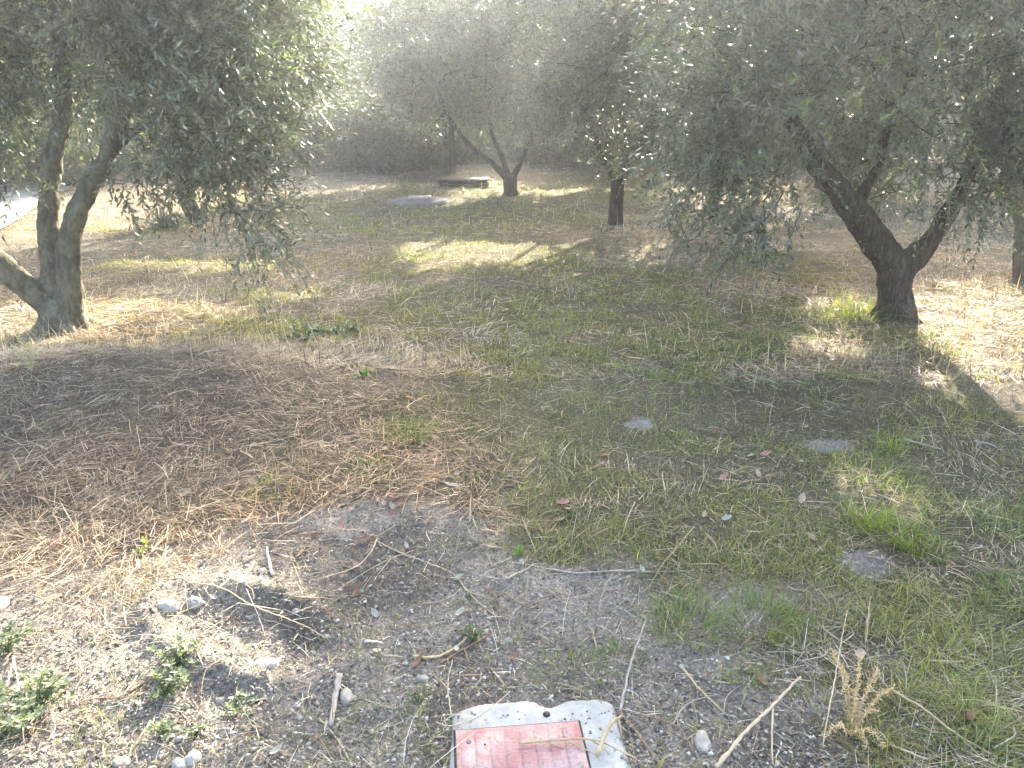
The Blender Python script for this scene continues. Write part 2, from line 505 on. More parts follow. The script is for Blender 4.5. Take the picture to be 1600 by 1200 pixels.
def pick(cols, n, jit=0.2):
    c = np.array(cols)[rng.integers(0, len(cols), n)]
    return c * (1 + (rng.random((n, 1)) - 0.5) * 2 * jit)
def lid_clear(x, y): return (np.abs(x - 0.035) < 0.19) & (y < 1.60) & (y > 1.0)
GREENS = [(0.165, 0.190, 0.048), (0.205, 0.220, 0.060), (0.260, 0.245, 0.085), (0.120, 0.140, 0.040), (0.310, 0.270, 0.120)]
STRAWS = [(0.48, 0.39, 0.26), (0.38, 0.30, 0.20), (0.62, 0.53, 0.37), (0.20, 0.155, 0.11), (0.44, 0.33, 0.22), (0.56, 0.49, 0.37), (0.12, 0.095, 0.07)]
def patchy(c, x, y, s):
    k = 0.65 + 0.8 * fbm(x, y, 2.2, 4, s)
    w = (fbm(x, y, 0.9, 3, s + 7) - 0.5)[:, None]
    return c * k[:, None] * (1 + w * np.array([0.5, 0.1, -0.5]))

gG = Geo()
def grass_layer(n, y0, y1, Lr, Wr, seg, pw):
    x, y = sample_ground(n, y0, y1, pw)
    gm, am = green_mask(x, y), ash_mask(x, y)
    clump = sstep(0.40, 0.62, fbm(x, y, 5.5, 3, 90))
    prob = (0.16 + 1.0 * gm) * (0.28 + 0.9 * clump) * (1 - 0.93 * am) * (1 - 0.75 * straw_mask(x, y))
    k = (rng.random(n) < prob) & ~lid_clear(x, y)
    x, y, cl = x[k], y[k], clump[k]; m = len(x)
    L = (Lr[0] + (Lr[1] - Lr[0]) * rng.random(m) ** 1.6) * (0.6 + 0.6 * cl)
    W = Wr[0] + (Wr[1] - Wr[0]) * rng.random(m)
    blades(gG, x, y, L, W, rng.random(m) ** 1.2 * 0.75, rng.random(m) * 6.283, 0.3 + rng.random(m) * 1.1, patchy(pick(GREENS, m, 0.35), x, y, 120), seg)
grass_layer(150000, 1.15, 4.6, (0.02, 0.085), (0.0015, 0.0034), 3, 1.6)
grass_layer(170000, 4.0, 9.5, (0.02, 0.075), (0.003, 0.006), 2, 1.6)
grass_layer(130000, 9.0, 18.5, (0.03, 0.09), (0.006, 0.012), 1, 1.5)
tag(gG.build('grass', M['grass']), 'patchy short green grass growing through the dry litter', 'grass', kind='stuff')

gS = Geo()
def straw_layer(n, y0, y1, Lr, Wr, seg, pw):
    x, y = sample_ground(n, y0, y1, pw)
    sm, am, gm = straw_mask(x, y), ash_mask(x, y), green_mask(x, y)
    prob = np.clip(0.60 + 0.5 * sm - 0.33 * gm, 0.15, 1) * (1 - 0.93 * am) * (0.45 + 0.8 * fbm(x, y, 3.5, 3, 95))
    k = (rng.random(n) < prob) & ~lid_clear(x, y)
    x, y, sm = x[k], y[k], sm[k]; m = len(x)
    L = Lr[0] + (Lr[1] - Lr[0]) * rng.random(m) ** 2.2
    W = Wr[0] + (Wr[1] - Wr[0]) * rng.random(m) ** 1.5
    az = rng.random(m) * 6.283
    near = fbm(x, y, 1.2, 2, 97) * 12.0
    swirl = rng.random(m) < 0.45
    az = np.where(swirl, near + (rng.random(m) - 0.5) * 1.0, az)
    z = height(x, y) + rng.random(m) ** 1.5 * (0.006 + 0.055 * sm)
    lean = np.clip(0.78 + rng.random(m) * 0.30, 0, 1.02)
    up = rng.random(m) < 0.13
    lean = np.where(up, rng.random(m) * 0.6, lean)
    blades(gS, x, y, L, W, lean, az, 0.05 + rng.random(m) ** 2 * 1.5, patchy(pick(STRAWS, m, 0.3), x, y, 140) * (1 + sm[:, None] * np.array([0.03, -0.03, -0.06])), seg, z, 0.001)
straw_layer(250000, 1.15, 4.8, (0.02, 0.18), (0.0012, 0.0032), 3, 1.6)
straw_layer(230000, 4.0, 9.5, (0.04, 0.20), (0.003, 0.0065), 2, 1.6)
straw_layer(130000, 9.0, 18.5, (0.05, 0.22), (0.006, 0.013), 1, 1.5)
tag(gS.build('dry_grass', M['straw']), 'matted straw coloured dead grass covering the ground', 'dry grass', kind='stuff')

# fine litter: chips, char, crumbs of soil
def crumbs(g, x, y, r, cols, elong=1.6, lift=0.3):
    n = len(x)
    z = height(x, y)
    oc = np.array([[1, 0, 0], [-1, 0, 0], [0, 1, 0], [0, -1, 0], [0, 0, 1], [0, 0, -1]], float)
    fc = np.array([[0, 2, 4], [2, 1, 4], [1, 3, 4], [3, 0, 4], [2, 0, 5], [1, 2, 5], [3, 1, 5], [0, 3, 5]])
    a = rng.random(n) * 6.283
    S = np.stack([r * (1 + rng.random(n) * (elong - 1)), r, r * (0.45 + rng.random(n) * 0.4)], -1)
    V = oc[None] * (0.75 + 0.5 * rng.random((n, 6, 1))) * S[:, None, :]
    c, s = np.cos(a)[:, None], np.sin(a)[:, None]
    xx = V[..., 0] * c - V[..., 1] * s; yy = V[..., 0] * s + V[..., 1] * c
    tilt = (rng.random((n, 1)) - 0.5) * 0.8
    V = np.stack([xx + x[:, None], yy + y[:, None], V[..., 2] + xx * tilt + z[:, None] + (r * lift)[:, None]], -1)
    F = (np.arange(n) * 6)[:, None, None] + fc[None]
    g.add(V.reshape(-1, 3), [F.reshape(-1, 3)], np.repeat(cols, 6, 0))
gC = Geo()
n = 90000
x, y = sample_ground(n, 1.15, 4.2, 1.7)
k = (rng.random(n) < 0.10 + 0.90 * ash_mask(x, y)) & ~lid_clear(x, y)
x, y = x[k], y[k]; m = len(x)
r = 0.0013 + 0.006 * rng.random(m) ** 6
crumbs(gC, x, y, r, pick([(0.33, 0.30, 0.25), (0.26, 0.235, 0.20), (0.43, 0.395, 0.345), (0.09, 0.085, 0.075), (0.28, 0.245, 0.19)], m, 0.25), 1.5)
k = 900                                            # crumbs of earth blown over the mortar and its edge
xx, yy = flat(700, 1200)[0] + rng.random(k) * 0.48, 1.30 + rng.random(k) * 0.26
e_ = blob(xx, yy, 0.035, 1.42, 0.21, 0.13); kk = rng.random(k) < 0.10 + 0.9 * sstep(0.75, 1.1, e_)
_h = height
height = lambda x, y, fine=True: _h(x, y, fine) + 0.011
crumbs(gC, xx[kk], yy[kk], 0.0012 + 0.004 * rng.random(kk.sum()) ** 4, pick([(0.30, 0.27, 0.23), (0.2, 0.18, 0.15)], int(kk.sum()), 0.25), 1.5)
height = _h
tag(gC.build('gravel', M['twig']), 'fine gravel and crumbs of earth on the ash grey ground', 'gravel', kind='stuff')
gW = Geo()
n = 62000
x, y = sample_ground(n, 1.15, 4.4, 1.7)
k = (rng.random(n) < 0.12 + 0.75 * ash_mask(x, y) * (0.25 + fbm(x, y, 2.8, 3, 33))) & ~lid_clear(x, y)
x, y = x[k], y[k]; m = len(x)
cc = pick([(0.30, 0.25, 0.18), (0.22, 0.19, 0.15), (0.09, 0.08, 0.07), (0.42, 0.37, 0.29), (0.05, 0.047, 0.045), (0.17, 0.14, 0.11)], m, 0.25)
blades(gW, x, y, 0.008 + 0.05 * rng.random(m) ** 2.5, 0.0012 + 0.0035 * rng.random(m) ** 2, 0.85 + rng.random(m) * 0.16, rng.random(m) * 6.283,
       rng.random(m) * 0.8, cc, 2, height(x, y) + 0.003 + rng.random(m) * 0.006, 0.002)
tag(gW.build('litter', M['straw']), 'loose chips of wood, char and chopped stalks over bare soil', 'litter', kind='stuff')

# ------------------------------------------------------------------ trees
# openings in the crowns through which the sun reaches the ground: (photo px, py, radius x, radius y in metres on the ground)
SUN_GAPS = [(740, 392, 0.95, 0.85), (300, 412, 0.95, 0.35), (130, 500, 1.1, 0.40), (1330, 485, 0.40, 0.30), (1560, 480, 0.75, 0.55),
            (1295, 550, 0.26, 0.20), (1385, 790, 0.20, 0.22), (190, 950, 0.62, 0.36), (60, 1120, 0.6, 0.45), (360, 880, 0.28, 0.16),
            (875, 303, 0.9, 0.45), (440, 465, 0.35, 0.25), (1545, 610, 0.35, 0.3), (480, 298, 1.2, 0.4), (330, 1050, 0.18, 0.12), 
            (430, 745, 0.10, 0.10), (20, 540, .6, .3), (40, 350, 1.3, 1.4), (210, 330, 0.8, 0.5)]
GAPS = [(*flat(a, b), c, d) for a, b, c, d in SUN_GAPS]
def in_gap(P, soft=True):
    t = P[:, 2] / SUN[2]
    qx, qy = P[:, 0] - SUN[0] * t, P[:, 1] - SUN[1] * t
    wob = 0.75 + 0.5 * vnoise(qx, qy, 5.0, 3)
    keep = np.ones(len(P), bool)
    for cx, cy_, rx, ry in GAPS:
        d = blob(qx, qy, cx, cy_, rx, ry) * wob
        keep &= ~(d < 1.0)
    return ~keep
OL = [(0.086, 0.108, 0.062), (0.112, 0.134, 0.082), (0.048, 0.064, 0.038), (0.150, 0.170, 0.112), (0.105, 0.122, 0.066)]

def leaf_faces(g, B, D, Nn, L, W, C, detail):
    n = len(B)
    S = unit(np.cross(D, Nn)); Nn = np.cross(S, D)
    l, w = L[:, None], W[:, None]
    if detail:
        bend = Nn * l * (0.10 * (rng.random((n, 1)) - 0.2))
        pts = [B, B + D * l * .33 - S * w * .46, B + D * l * .33 + S * w * .46,
               B + D * l * .70 - S * w * .40 - bend, B + D * l * .70 + S * w * .40 - bend, B + D * l - bend * 2.2]
        V = np.stack(pts, 1); k = 6
        i = (np.arange(n) * 6)[:, None]
        Fs = [np.concatenate([i + [[0, 2, 1]], i + [[3, 4, 5]]]), i + [[1, 2, 4, 3]]]
    else:
        V = np.stack([B, B + D * l * .5 + S * w * .5, B + D * l, B + D * l * .5 - S * w * .5], 1); k = 4
        i = (np.arange(n) * 4)[:, None]
        Fs = [i + [[0, 1, 2, 3]]]
    g.add(V.reshape(-1, 3), Fs, np.repeat(C, k, 0))

def shoots(g, P, U, L, K, leafL, leafW, cols, detail, droop=0.25, thin=1.0, stem=True):
    """Leafy shoots: P start, U direction, L length; K leaf pairs each."""
    n = len(P)
    dz = np.array([0, 0, -1.0])
    side0 = unit(np.cross(U, rng.normal(size=(n, 3))))
    side1 = np.cross(unit(U), side0)
    dr = (droop * (0.4 + rng.random(n)) * L)[:, None]
    def pos(t): return P + U * (L * t)[:, None] + dz * dr * (t * t)[:, None] if np.ndim(t) else P + U * (L * t)[:, None] + dz * dr * t * t
    for k in range(K):
        t = (k + 0.6) / K
        p = pos(t); tan = unit(U + dz * (droop * 0.8) * t)
        s = side0 if k % 2 == 0 else side1
        for sg in (-1, 1):
            m = rng.random(n) < thin
            d = unit(tan * (0.75 + 0.3 * t) + s * sg * (0.75 - 0.3 * t) + rng.normal(size=(n, 3)) * 0.22 + np.array([0, 0, .12]))
            nn = unit(np.array([0, 0, 1.0]) + rng.normal(size=(n, 3)) * 0.55)
            l = leafL * (0.65 + 0.55 * rng.random(n)) * (1 - 0.35 * t)
            w = leafW * (0.8 + 0.4 * rng.random(n))
            leaf_faces(g, p[m], d[m], nn[m], l[m], w[m], (cols * (0.75 + 0.5 * rng.random((n, 1))))[m], detail)
    if stem:
        r = 0.0016 if detail else 0.0025
        a, b, c = pos(0.0), pos(0.5), pos(1.0)
        V = []
        for q, k2 in ((a, 1.3), (b, 1.0), (c, 0.5)):
            for ang in (0, 2.094, 4.189):
                V.append(q + (side0 * math.cos(ang) + side1 * math.sin(ang)) * r * k2)
        V = np.stack(V, 1); i = (np.arange(n) * 9)[:, None]
        Fs = [np.concatenate([i + [[s * 3 + j, s * 3 + (j + 1) % 3, s * 3 + 3 + (j + 1) % 3, s * 3 + 3 + j]] for s in (0, 1) for j in range(3)])]
        g.add(V.reshape(-1, 3), Fs, np.repeat(np.tile([[0.13, 0.12, 0.085]], (n, 1)), 9, 0))

def lobe_points(lobes, n, edge=0.5, bite=0.0, seed=0):
    out = []
    vol = np.array([l[3] * l[4] * l[5] * (l[6] if len(l) > 6 else 1.0) for l in lobes]); vol = vol / vol.sum()
    for l, v in zip(lobes, vol):
        m = max(3, int(n * v))
        d = unit(rng.normal(size=(m, 3)))
        r = rng.random(m) ** edge
        p = np.array(l[:3]) + d * r[:, None] * np.array(l[3:6])
        out.append(p)
    P = np.concatenate(out)
    # clumpy: drop points where a 3-D-ish noise is low
    c = 0.5 * vnoise(P[:, 0] + P[:, 2] * 0.7, P[:, 1] - P[:, 2] * 0.4, 1.9, seed) + 0.5 * vnoise(P[:, 0] - P[:, 1], P[:, 2] * 1.3 + P[:, 1] * .3, 2.3, seed + 3)
    return P[c > bite]

def clearance(P, z0=0.25):
    return P[:, 2] > z0

def olive_tree(label, base, limbs, lobes, n_tips, per_tip, K, leafL, leafW, detail=True, bark='bark', group=None, remesh=0.0,
               bite=0.33, shootL=(0.16, 0.36), seed=1, zmin=0.35, tip_thin=0.004, leafcols=OL, gapcut=True, keepout=None, name='olive_tree', cat='olive tree', cut_trunk=None):
    """limbs: list of (points, radii); world coordinates. The grown twigs reach from the limbs to points inside the lobes."""
    base = np.asarray(base, float)
    root = empty(name, tuple(base), label, cat, group)
    gt = Geo()
    nodes = []; rads = []
    for P, rr_ in limbs:
        q, r_ = resample(P, 0.05, rr_)
        tube_geo(gt, q - base, r_, 14 if detail else 9, None, True, 0.10, seed)
        nodes.append(q); rads.append(r_)
    if remesh:                                        # flaring root feet
        r0 = limbs[0][1][1]
        for k_ in range(7):
            a_ = k_ * 0.9 + seed; d_ = np.array([math.cos(a_), math.sin(a_), 0]); l_ = r0 * (1.7 + 0.7 * random.random())
            c_ = np.asarray(limbs[0][0][1]) - base; c_[2] = 0
            tube_geo(gt, resample([c_ + d_ * r0 * .40 + [0, 0, .20], c_ + d_ * r0 * .75 + [0, 0, .07], c_ + d_ * l_ * .72 + [0, 0, -.06]], 0.03), 0.05, 10)
    trunk = gt.build('trunk', M[bark], root, smooth=True)
    if remesh:
        md = trunk.modifiers.new('Remesh', 'REMESH'); md.mode = 'VOXEL'; md.voxel_size = remesh; md.use_smooth_shade = True
        ms = trunk.modifiers.new('Smooth', 'SMOOTH'); ms.iterations = 6; ms.factor = 0.5
        tx = bpy.data.textures.new('bark_lumps', 'CLOUDS'); tx.noise_scale = 0.11; tx.noise_depth = 2
        dm = trunk.modifiers.new('Displace', 'DISPLACE'); dm.texture = tx; dm.strength = 0.035; dm.mid_level = 0.5; dm.texture_coords = 'LOCAL'
        tx2 = bpy.data.textures.new('bark_ridges', 'CLOUDS'); tx2.noise_scale = 0.03; tx2.noise_depth = 3
        dm = trunk.modifiers.new('Displace2', 'DISPLACE'); dm.texture = tx2; dm.strength = 0.012; dm.mid_level = 0.5; dm.texture_coords = 'LOCAL'
    # skeleton available for attachment: upper part of limbs
    S = np.concatenate(nodes)
    ok = S[:, 2] > base[2] + (0.55 if detail else 0.7)
    S = S[ok] if ok.sum() > 5 else S[-5:]
    T = lobe_points(lobes, n_tips, 0.55, bite, seed)
    T = T[T[:, 2] > zmin]
    if gapcut: T = T[~in_gap(T)]
    if keepout is not None: T = T[~keepout(T)]
    # grow: closest tips first
    D = np.min(np.linalg.norm(T[:, None, :] - S[None, ::3, :], axis=2), axis=1)
    T = T[np.argsort(D)]
    gb = Geo()
    Sx = list(S); Sarr = np.array(Sx)
    buf = np.zeros((len(Sarr) + len(T) * 12, 3)); buf[:len(Sarr)] = Sarr; cnt = len(Sarr)
    tipdir = np.zeros_like(T); alive = np.ones(len(T), bool)
    cen = np.mean([l[:3] for l in lobes], axis=0)
    for i, t in enumerate(T):
        dd = buf[:cnt] - t
        # prefer attachments lower and further inwards than the tip
        dist = np.einsum('ij,ij->i', dd, dd) + 0.35 * np.maximum(dd[:, 2], 0)
        j = int(np.argmin(dist)); a = buf[j].copy()
        Lb = np.linalg.norm(t - a)
        k = max(2, min(12, int(Lb / 0.09)))
        mid = (a + t) / 2 + np.array([0, 0, 0.12 * Lb]) + rng.normal(size=3) * 0.06 * Lb
        s = np.linspace(0, 1, k + 1)[:, None]
        q = (1 - s) ** 2 * a + 2 * s * (1 - s) * mid + s * s * t
        q[1:-1] += rng.normal(size=(k - 1, 3)) * 0.012
        if gapcut and in_gap(q).mean() > 0.25:
            alive[i] = False; continue
        tube_geo(gb, q - base, np.linspace(min(0.03, tip_thin * (0.8 + 2.2 * Lb)), tip_thin * 0.55, k + 1), 5 if detail else 4, None, False)
        m = min(k, len(buf) - cnt)
        buf[cnt:cnt + m] = q[1:m + 1]; cnt += m
        tipdir[i] = q[-1] - q[-2]
    gb.build('branches', M[bark], root, smooth=True)
    T = T[alive]; tipdir = unit(tipdir[alive])
    # shoots around each tip and back along the twig
    n = len(T)
    reps = np.repeat(np.arange(n), per_tip)
    P = T[reps] + rng.normal(size=(len(reps), 3)) * 0.09
    out = unit(P - cen)
    U = unit(tipdir[reps] * 0.45 + out * 0.55 + rng.normal(size=(len(reps), 3)) * 0.65 + np.array([0, 0, 0.10]))
    L = shootL[0] + (shootL[1] - shootL[0]) * rng.random(len(reps))
    mid = P + U * (L / 2)[:, None]
    keep = (mid[:, 2] > zmin - 0.1)
    if gapcut: keep &= ~in_gap(mid)
    if keepout is not None: keep &= ~keepout(mid)
    P, U, L = P[keep], U[keep], L[keep]
    P = P - base
    cols = np.array(leafcols)[rng.integers(0, len(leafcols), len(P))]
    clump = 0.75 + 0.5 * vnoise(P[:, 0] * 1.3 + P[:, 2], P[:, 1] - P[:, 2], 2.0, seed)[:, None]
    cols = cols * clump
    fresh = rng.random(len(P)) < 0.03
    cols[fresh] = (0.20, 0.26, 0.06)
    gl = Geo()
    shoots(gl, P, U, L, K, leafL, leafW, cols, detail, 0.35, 0.92)
    gl.build('crown', M['olive'], root)
    return root

def pxline(pts, Y0, dy=None):
    """photo pixels at the given forward distances."""
    if np.isscalar(Y0): Y0 = [Y0] * len(pts)
    return [at(px, py, yy) for (px, py), yy in zip(pts, Y0)]

# --- right-hand olive (closest on the right)
b = ground_at(1400, 503)
yb = b[1] + 0.10
TR = pxline([(1400, 515), (1399, 488), (1398, 450), (1400, 408)], yb)
RL = pxline([(1400, 420), (1376, 385), (1346, 345), (1310, 296), (1280, 262), (1240, 190), (1180, 90), (1150, -40)], [yb, yb, yb - .02, yb - .05, yb - .08, yb, yb + .1, yb + .2])
RRt = pxline([(1405, 420), (1440, 390), (1470, 352), (1500, 300), (1530, 230), (1570, 120), (1600, -20)], [yb, yb, yb - .05, yb - .1, yb - .1, yb - .1, yb])
RB = pxline([(1410, 410), (1420, 360), (1340, 320), (1380, 230), (1400, 60)], [yb, yb + .15, yb, yb + .4, yb + .9])
RF = pxline([(1420, 120), (1470, 20), (1530, -60), (1620, 10), (1700, 90)], [yb + .3, yb - .3, yb - 1.3, yb - 1.9, yb - 2.2])
olive_tree('gnarled dark olive tree on the right whose short thick trunk forks low', b,
    [(TR, [0.155, 0.118, 0.108, 0.125]), (RL, [0.115, 0.110, 0.10, 0.082, 0.072, 0.055, 0.04, 0.02]),
     (RRt, [0.10, 0.080, 0.065, 0.050, 0.045, 0.035, 0.02]), (RB[2:], [0.045, 0.035, 0.02]), (RF, [0.04, 0.035, 0.035, 0.035, 0.03])],
    [(2.95, 4.75, 1.40, 0.60, 0.4, 0.62, 1.3), (2.75, 4.8, 1.30, 0.32, 0.3, 0.45, 3.5), (2.62, 5.75, 1.25, 0.5, 0.35, 0.62, 3.0), (2.6, 6.3, 1.35, 1.2, 0.5, 0.65, 0.8), (1.38, 4.9, 1.25, 0.45, 0.5, 0.60, 1.8), (2.35, 4.45, 1.98, 0.85, 0.5, 0.80, .6), (1.5, 4.6, 1.9, 0.8, 0.5, 0.85, .7), (3.1, 4.4, 1.95, 0.6, 0.5, 0.85, .6), (2.9, 5.4, 2.75, 1.9, 1.7, 1.35), (1.75, 5.2, 2.3, 1.05, 1.0, 1.1), (1.35, 4.9, 1.35, 0.45, 0.5, 0.65), (3.5, 4.9, 1.75, 0.9, 0.9, 0.75),
     (3.05, 4.7, 1.3, 0.6, 0.5, 0.35), (3.35, 4.45, 0.85, 0.22, 0.25, 0.30, 1.2), (2.3, 5.6, 1.65, 0.7, 0.7, 0.5), (1.45, 4.75, 0.75, 0.30, 0.3, 0.25, 1.4),
     (1.3, 6.1, 3.0, 1.0, 1.0, 1.0)],
    2000, 7, 10, 0.058, 0.0125, True, 'bark', 'olive trees of the grove', 0.016, 0.27, seed=3, zmin=0.5)

# --- left-hand olive with three stems
b = ground_at(104, 517)
yb = b[1] + 0.10
L0 = pxline([(104, 530), (102, 505), (100, 478)], yb)
L1 = pxline([(92, 505), (72, 470), (40, 448), (0, 412), (-70, 350), (-150, 230), (-190, 80)], [yb, yb - .02, yb - .05, yb - .1, yb - .15, yb - .1, yb])
L2 = pxline([(94, 505), (84, 450), (80, 390), (76, 330), (84, 250), (100, 150), (92, 20), (70, -90)], [yb, yb + .04, yb + .08, yb + .12, yb + .2, yb + .3, yb + .4, yb + .5])
L3 = pxline([(112, 508), (110, 450), (108, 395), (118, 345), (142, 288), (172, 235), (188, 150), (212, 60), (224, -60)], [yb, yb - .02, yb - .02, yb, yb, yb, yb - .05, yb - .1, yb - .1])
L4 = pxline([(214, 80), (270, 92), (235, 92), (195, 62), (150, 26), (96, 36), (40, 70)], [yb - .1, yb - .15, yb - .3, yb - .4, yb - .45, yb - .5, yb - .5])
L4 = L4[:1] + L4[2:]
L5 = pxline([(178, 215), (225, 130), (280, 90), (340, 60), (400, 40)], [yb, yb - .1, yb - .2, yb - .2, yb - .2])
L6 = pxline([(165, 245), (240, 145), (275, 160), (330, 200), (390, 270), (410, 330)], [yb, yb + .1, yb, yb - .1, yb - .15, yb - .2])
L6 = L6[:1] + L6[2:]
olive_tree('pale barked olive tree on the left with three stems, one leaning out left', b,
    [(L0, [0.16, 0.125, 0.11]), (L1, [0.09, 0.082, 0.08, 0.078, 0.07, 0.05, 0.03]), (L2, [0.085, 0.072, 0.07, 0.066, 0.06, 0.05, 0.04, 0.02]),
     (L3, [0.085, 0.078, 0.07, 0.066, 0.058, 0.052, 0.048, 0.044, 0.03]), (L4, [0.04, 0.035, 0.035, 0.032, 0.028, 0.02]),
     (L5, [0.04, 0.032, 0.026, 0.02, 0.012]), (L6, [0.03, 0.02, 0.016, 0.012, 0.008])],
    [(-1.75, 4.5, 1.95, 0.75, 0.5, 0.85), (-2.6, 4.55, 1.95, 0.75, 0.5, 0.72, 0.25), (-3.4, 4.6, 1.8, 0.6, 0.5, 0.6, 0.2), (-2.75, 5.2, 2.5, 1.45, 1.3, 1.15), (-1.75, 5.1, 2.1, 0.75, 0.8, 0.9), (-1.95, 4.9, 1.35, 0.65, 0.6, 0.5), (-3.3, 5.0, 1.6, 0.8, 0.7, 0.5),
     (-1.5, 4.75, 0.88, 0.26, 0.25, 0.26, 1.5), (-4.1, 5.1, 2.2, 0.9, 0.9, 0.9), (-1.75, 4.8, 1.15, 0.35, 0.35, 0.35, 1.2), (-3.3, 4.6, 1.12, 0.45, 0.35, 0.16), (-1.62, 4.7, .70, .14, .14, .14, 3)],
    1700, 9, 10, 0.058, 0.0128, True, 'bark_left', 'olive trees of the grove', 0.014, 0.27, seed=8, zmin=0.5,
    keepout=lambda P: (P[:, 1] < 4.98) & (P[:, 0] < -2.3) & (P[:, 2] > 1.3) & (vnoise(P[:, 0], P[:, 2], 3.0, 2) < 0.68))

# --- centre olive
b = ground_at(798, 307); yb = b[1] + 0.1
olive_tree('olive tree in the middle distance with one dark trunk spreading into a fan', b,
    [(pxline([(800, 312), (798, 296), (797, 276)], yb), [0.145, 0.105, 0.11]),
     (pxline([(794, 280), (770, 256), (742, 234), (716, 206), (690, 160), (670, 90)], yb), [0.065, 0.045, 0.038, 0.032, 0.026, 0.018]),
     (pxline([(796, 280), (782, 240), (768, 205), (760, 120), (765, 20)], [yb, yb + .1, yb + .2, yb + .3, yb + .3]), [0.055, 0.035, 0.03, 0.025, 0.018]),
     (pxline([(800, 280), (816, 248), (832, 210), (850, 150), (870, 40)], yb), [0.055, 0.035, 0.03, 0.025, 0.018])],
    [(-1.3, 12.4, 1.7, .9, .8, .75, 1.2), (.9, 12.3, 1.7, 1.0, .7, .8, 1.2), (-0.1, 12.6, 1.75, .9, .5, .45), (0.0, 13.3, 1.35, 1.3, .5, .55, 1.5), (-0.1, 12.2, 1.35, .7, .3, .3, 2.0), (-0.6, 11.9, 2.1, 1.3, .7, .8), (0.5, 11.9, 2.1, 1.1, .7, .85), (-0.1, 13.0, 2.6, 1.9, 1.8, 1.35), (-1.0, 12.8, 2.0, 0.9, 0.9, 0.9), (0.9, 12.9, 2.1, 0.9, 0.9, 1.0), (0.1, 12.6, 3.6, 1.4, 1.4, 0.9)],
    1250, 9, 8, 0.085, 0.021, False, 'bark', 'olive trees of the grove', 0, 0.27, (0.18, 0.36), 14, 0.9, 0.006)

# --- middle olive right of centre
b = ground_at(962, 352); yb = b[1] + 0.1
olive_tree('slim olive tree right of centre with a straight trunk and a low side twig', b,
    [(pxline([(962, 360), (962, 335), (964, 300), (966, 272)], yb), [0.115, 0.090, 0.085, 0.085]),
     (pxline([(966, 285), (952, 262), (938, 232), (915, 180), (900, 90)], yb), [0.06, 0.05, 0.04, 0.035, 0.02]),
     (pxline([(966, 285), (980, 262), (990, 235), (1015, 190), (1040, 90), (1050, -20)], yb), [0.07, 0.06, 0.05, 0.04, 0.035, 0.02])],
    [(2.4, 9.0, 1.5, .95, .6, .75, 1.3), (0.9, 9.2, 1.55, .75, .5, .6, 1.2), (1.0, 8.8, 2.1, .9, .6, .95), (2.1, 8.7, 1.9, .9, .6, .9), (1.35, 9.3, 1.08, .5, .3, .32, 3.0), (0.2, 9.3, 3.0, .9, .7, .6, 1.3), (-0.5, 9.6, 3.3, .7, .7, .5, 1.2), (1.5, 9.7, 2.4, 1.55, 1.4, 1.2), (1.0, 9.5, 3.2, 1.3, 1.2, 0.9), (2.4, 9.6, 1.6, 0.9, 0.8, 0.6), (2.1, 8.6, 0.95, 0.6, 0.3, 0.3), (1.2, 9.4, 1.5, 0.8, 0.7, 0.5), (3.0, 9.4, 2.7, 1.2, 1.2, 1.0)],  # two high left lobes are unseen, added to shade the lower left ground
    1350, 9, 9, 0.072, 0.017, False, 'bark', 'olive trees of the grove', 0, 0.27, (0.18, 0.36), 22, 0.55, 0.005)

# --- leaning olive behind the left one
b = ground_at(305, 347); yb = b[1] + 0.05
olive_tree('leaning olive tree with a dark crooked trunk behind the left crown', b,
    [(pxline([(316, 352), (303, 335), (290, 308), (284, 280), (300, 230), (310, 150)], yb), [0.135, 0.105, 0.095, 0.085, 0.05, 0.03]),
     (pxline([(286, 290), (265, 250), (230, 190), (200, 100)], yb), [0.06, 0.05, 0.04, 0.02])],
    [(-4.0, 9.9, 2.1, 1.6, 1.4, 1.0), (-2.9, 9.8, 1.6, 0.9, 0.9, 0.6), (-5.3, 9.9, 1.9, 1.0, 1.0, 0.8)],
    600, 9, 8, 0.070, 0.018, False, 'bark', 'olive trees of the grove', 0, 0.30, (0.18, 0.36), 31, 0.75, 0.005)

# --- olive at the right edge of the picture
b = ground_at(1606, 438); yb = b[1]
olive_tree('olive tree at the right edge with only its brown trunk showing', b,
    [(pxline([(1608, 446), (1602, 410), (1604, 350), (1620, 260), (1640, 120)], yb), [0.13, 0.10, 0.09, 0.07, 0.04]),
     (pxline([(1603, 360), (1580, 290), (1560, 180)], [yb, yb + .2, yb + .5]), [0.06, 0.05, 0.03])],
    [(4.8, 7.2, 2.6, 1.5, 1.4, 1.1), (5.2, 6.6, 1.9, 1.0, 1.0, 0.7), (3.6, 8.0, 2.7, 1.0, 1.0, 0.9)],
    600, 9, 8, 0.065, 0.018, False, 'bark_left', 'olive trees of the grove', 0, 0.30, (0.18, 0.36), 37, 0.8, 0.005)

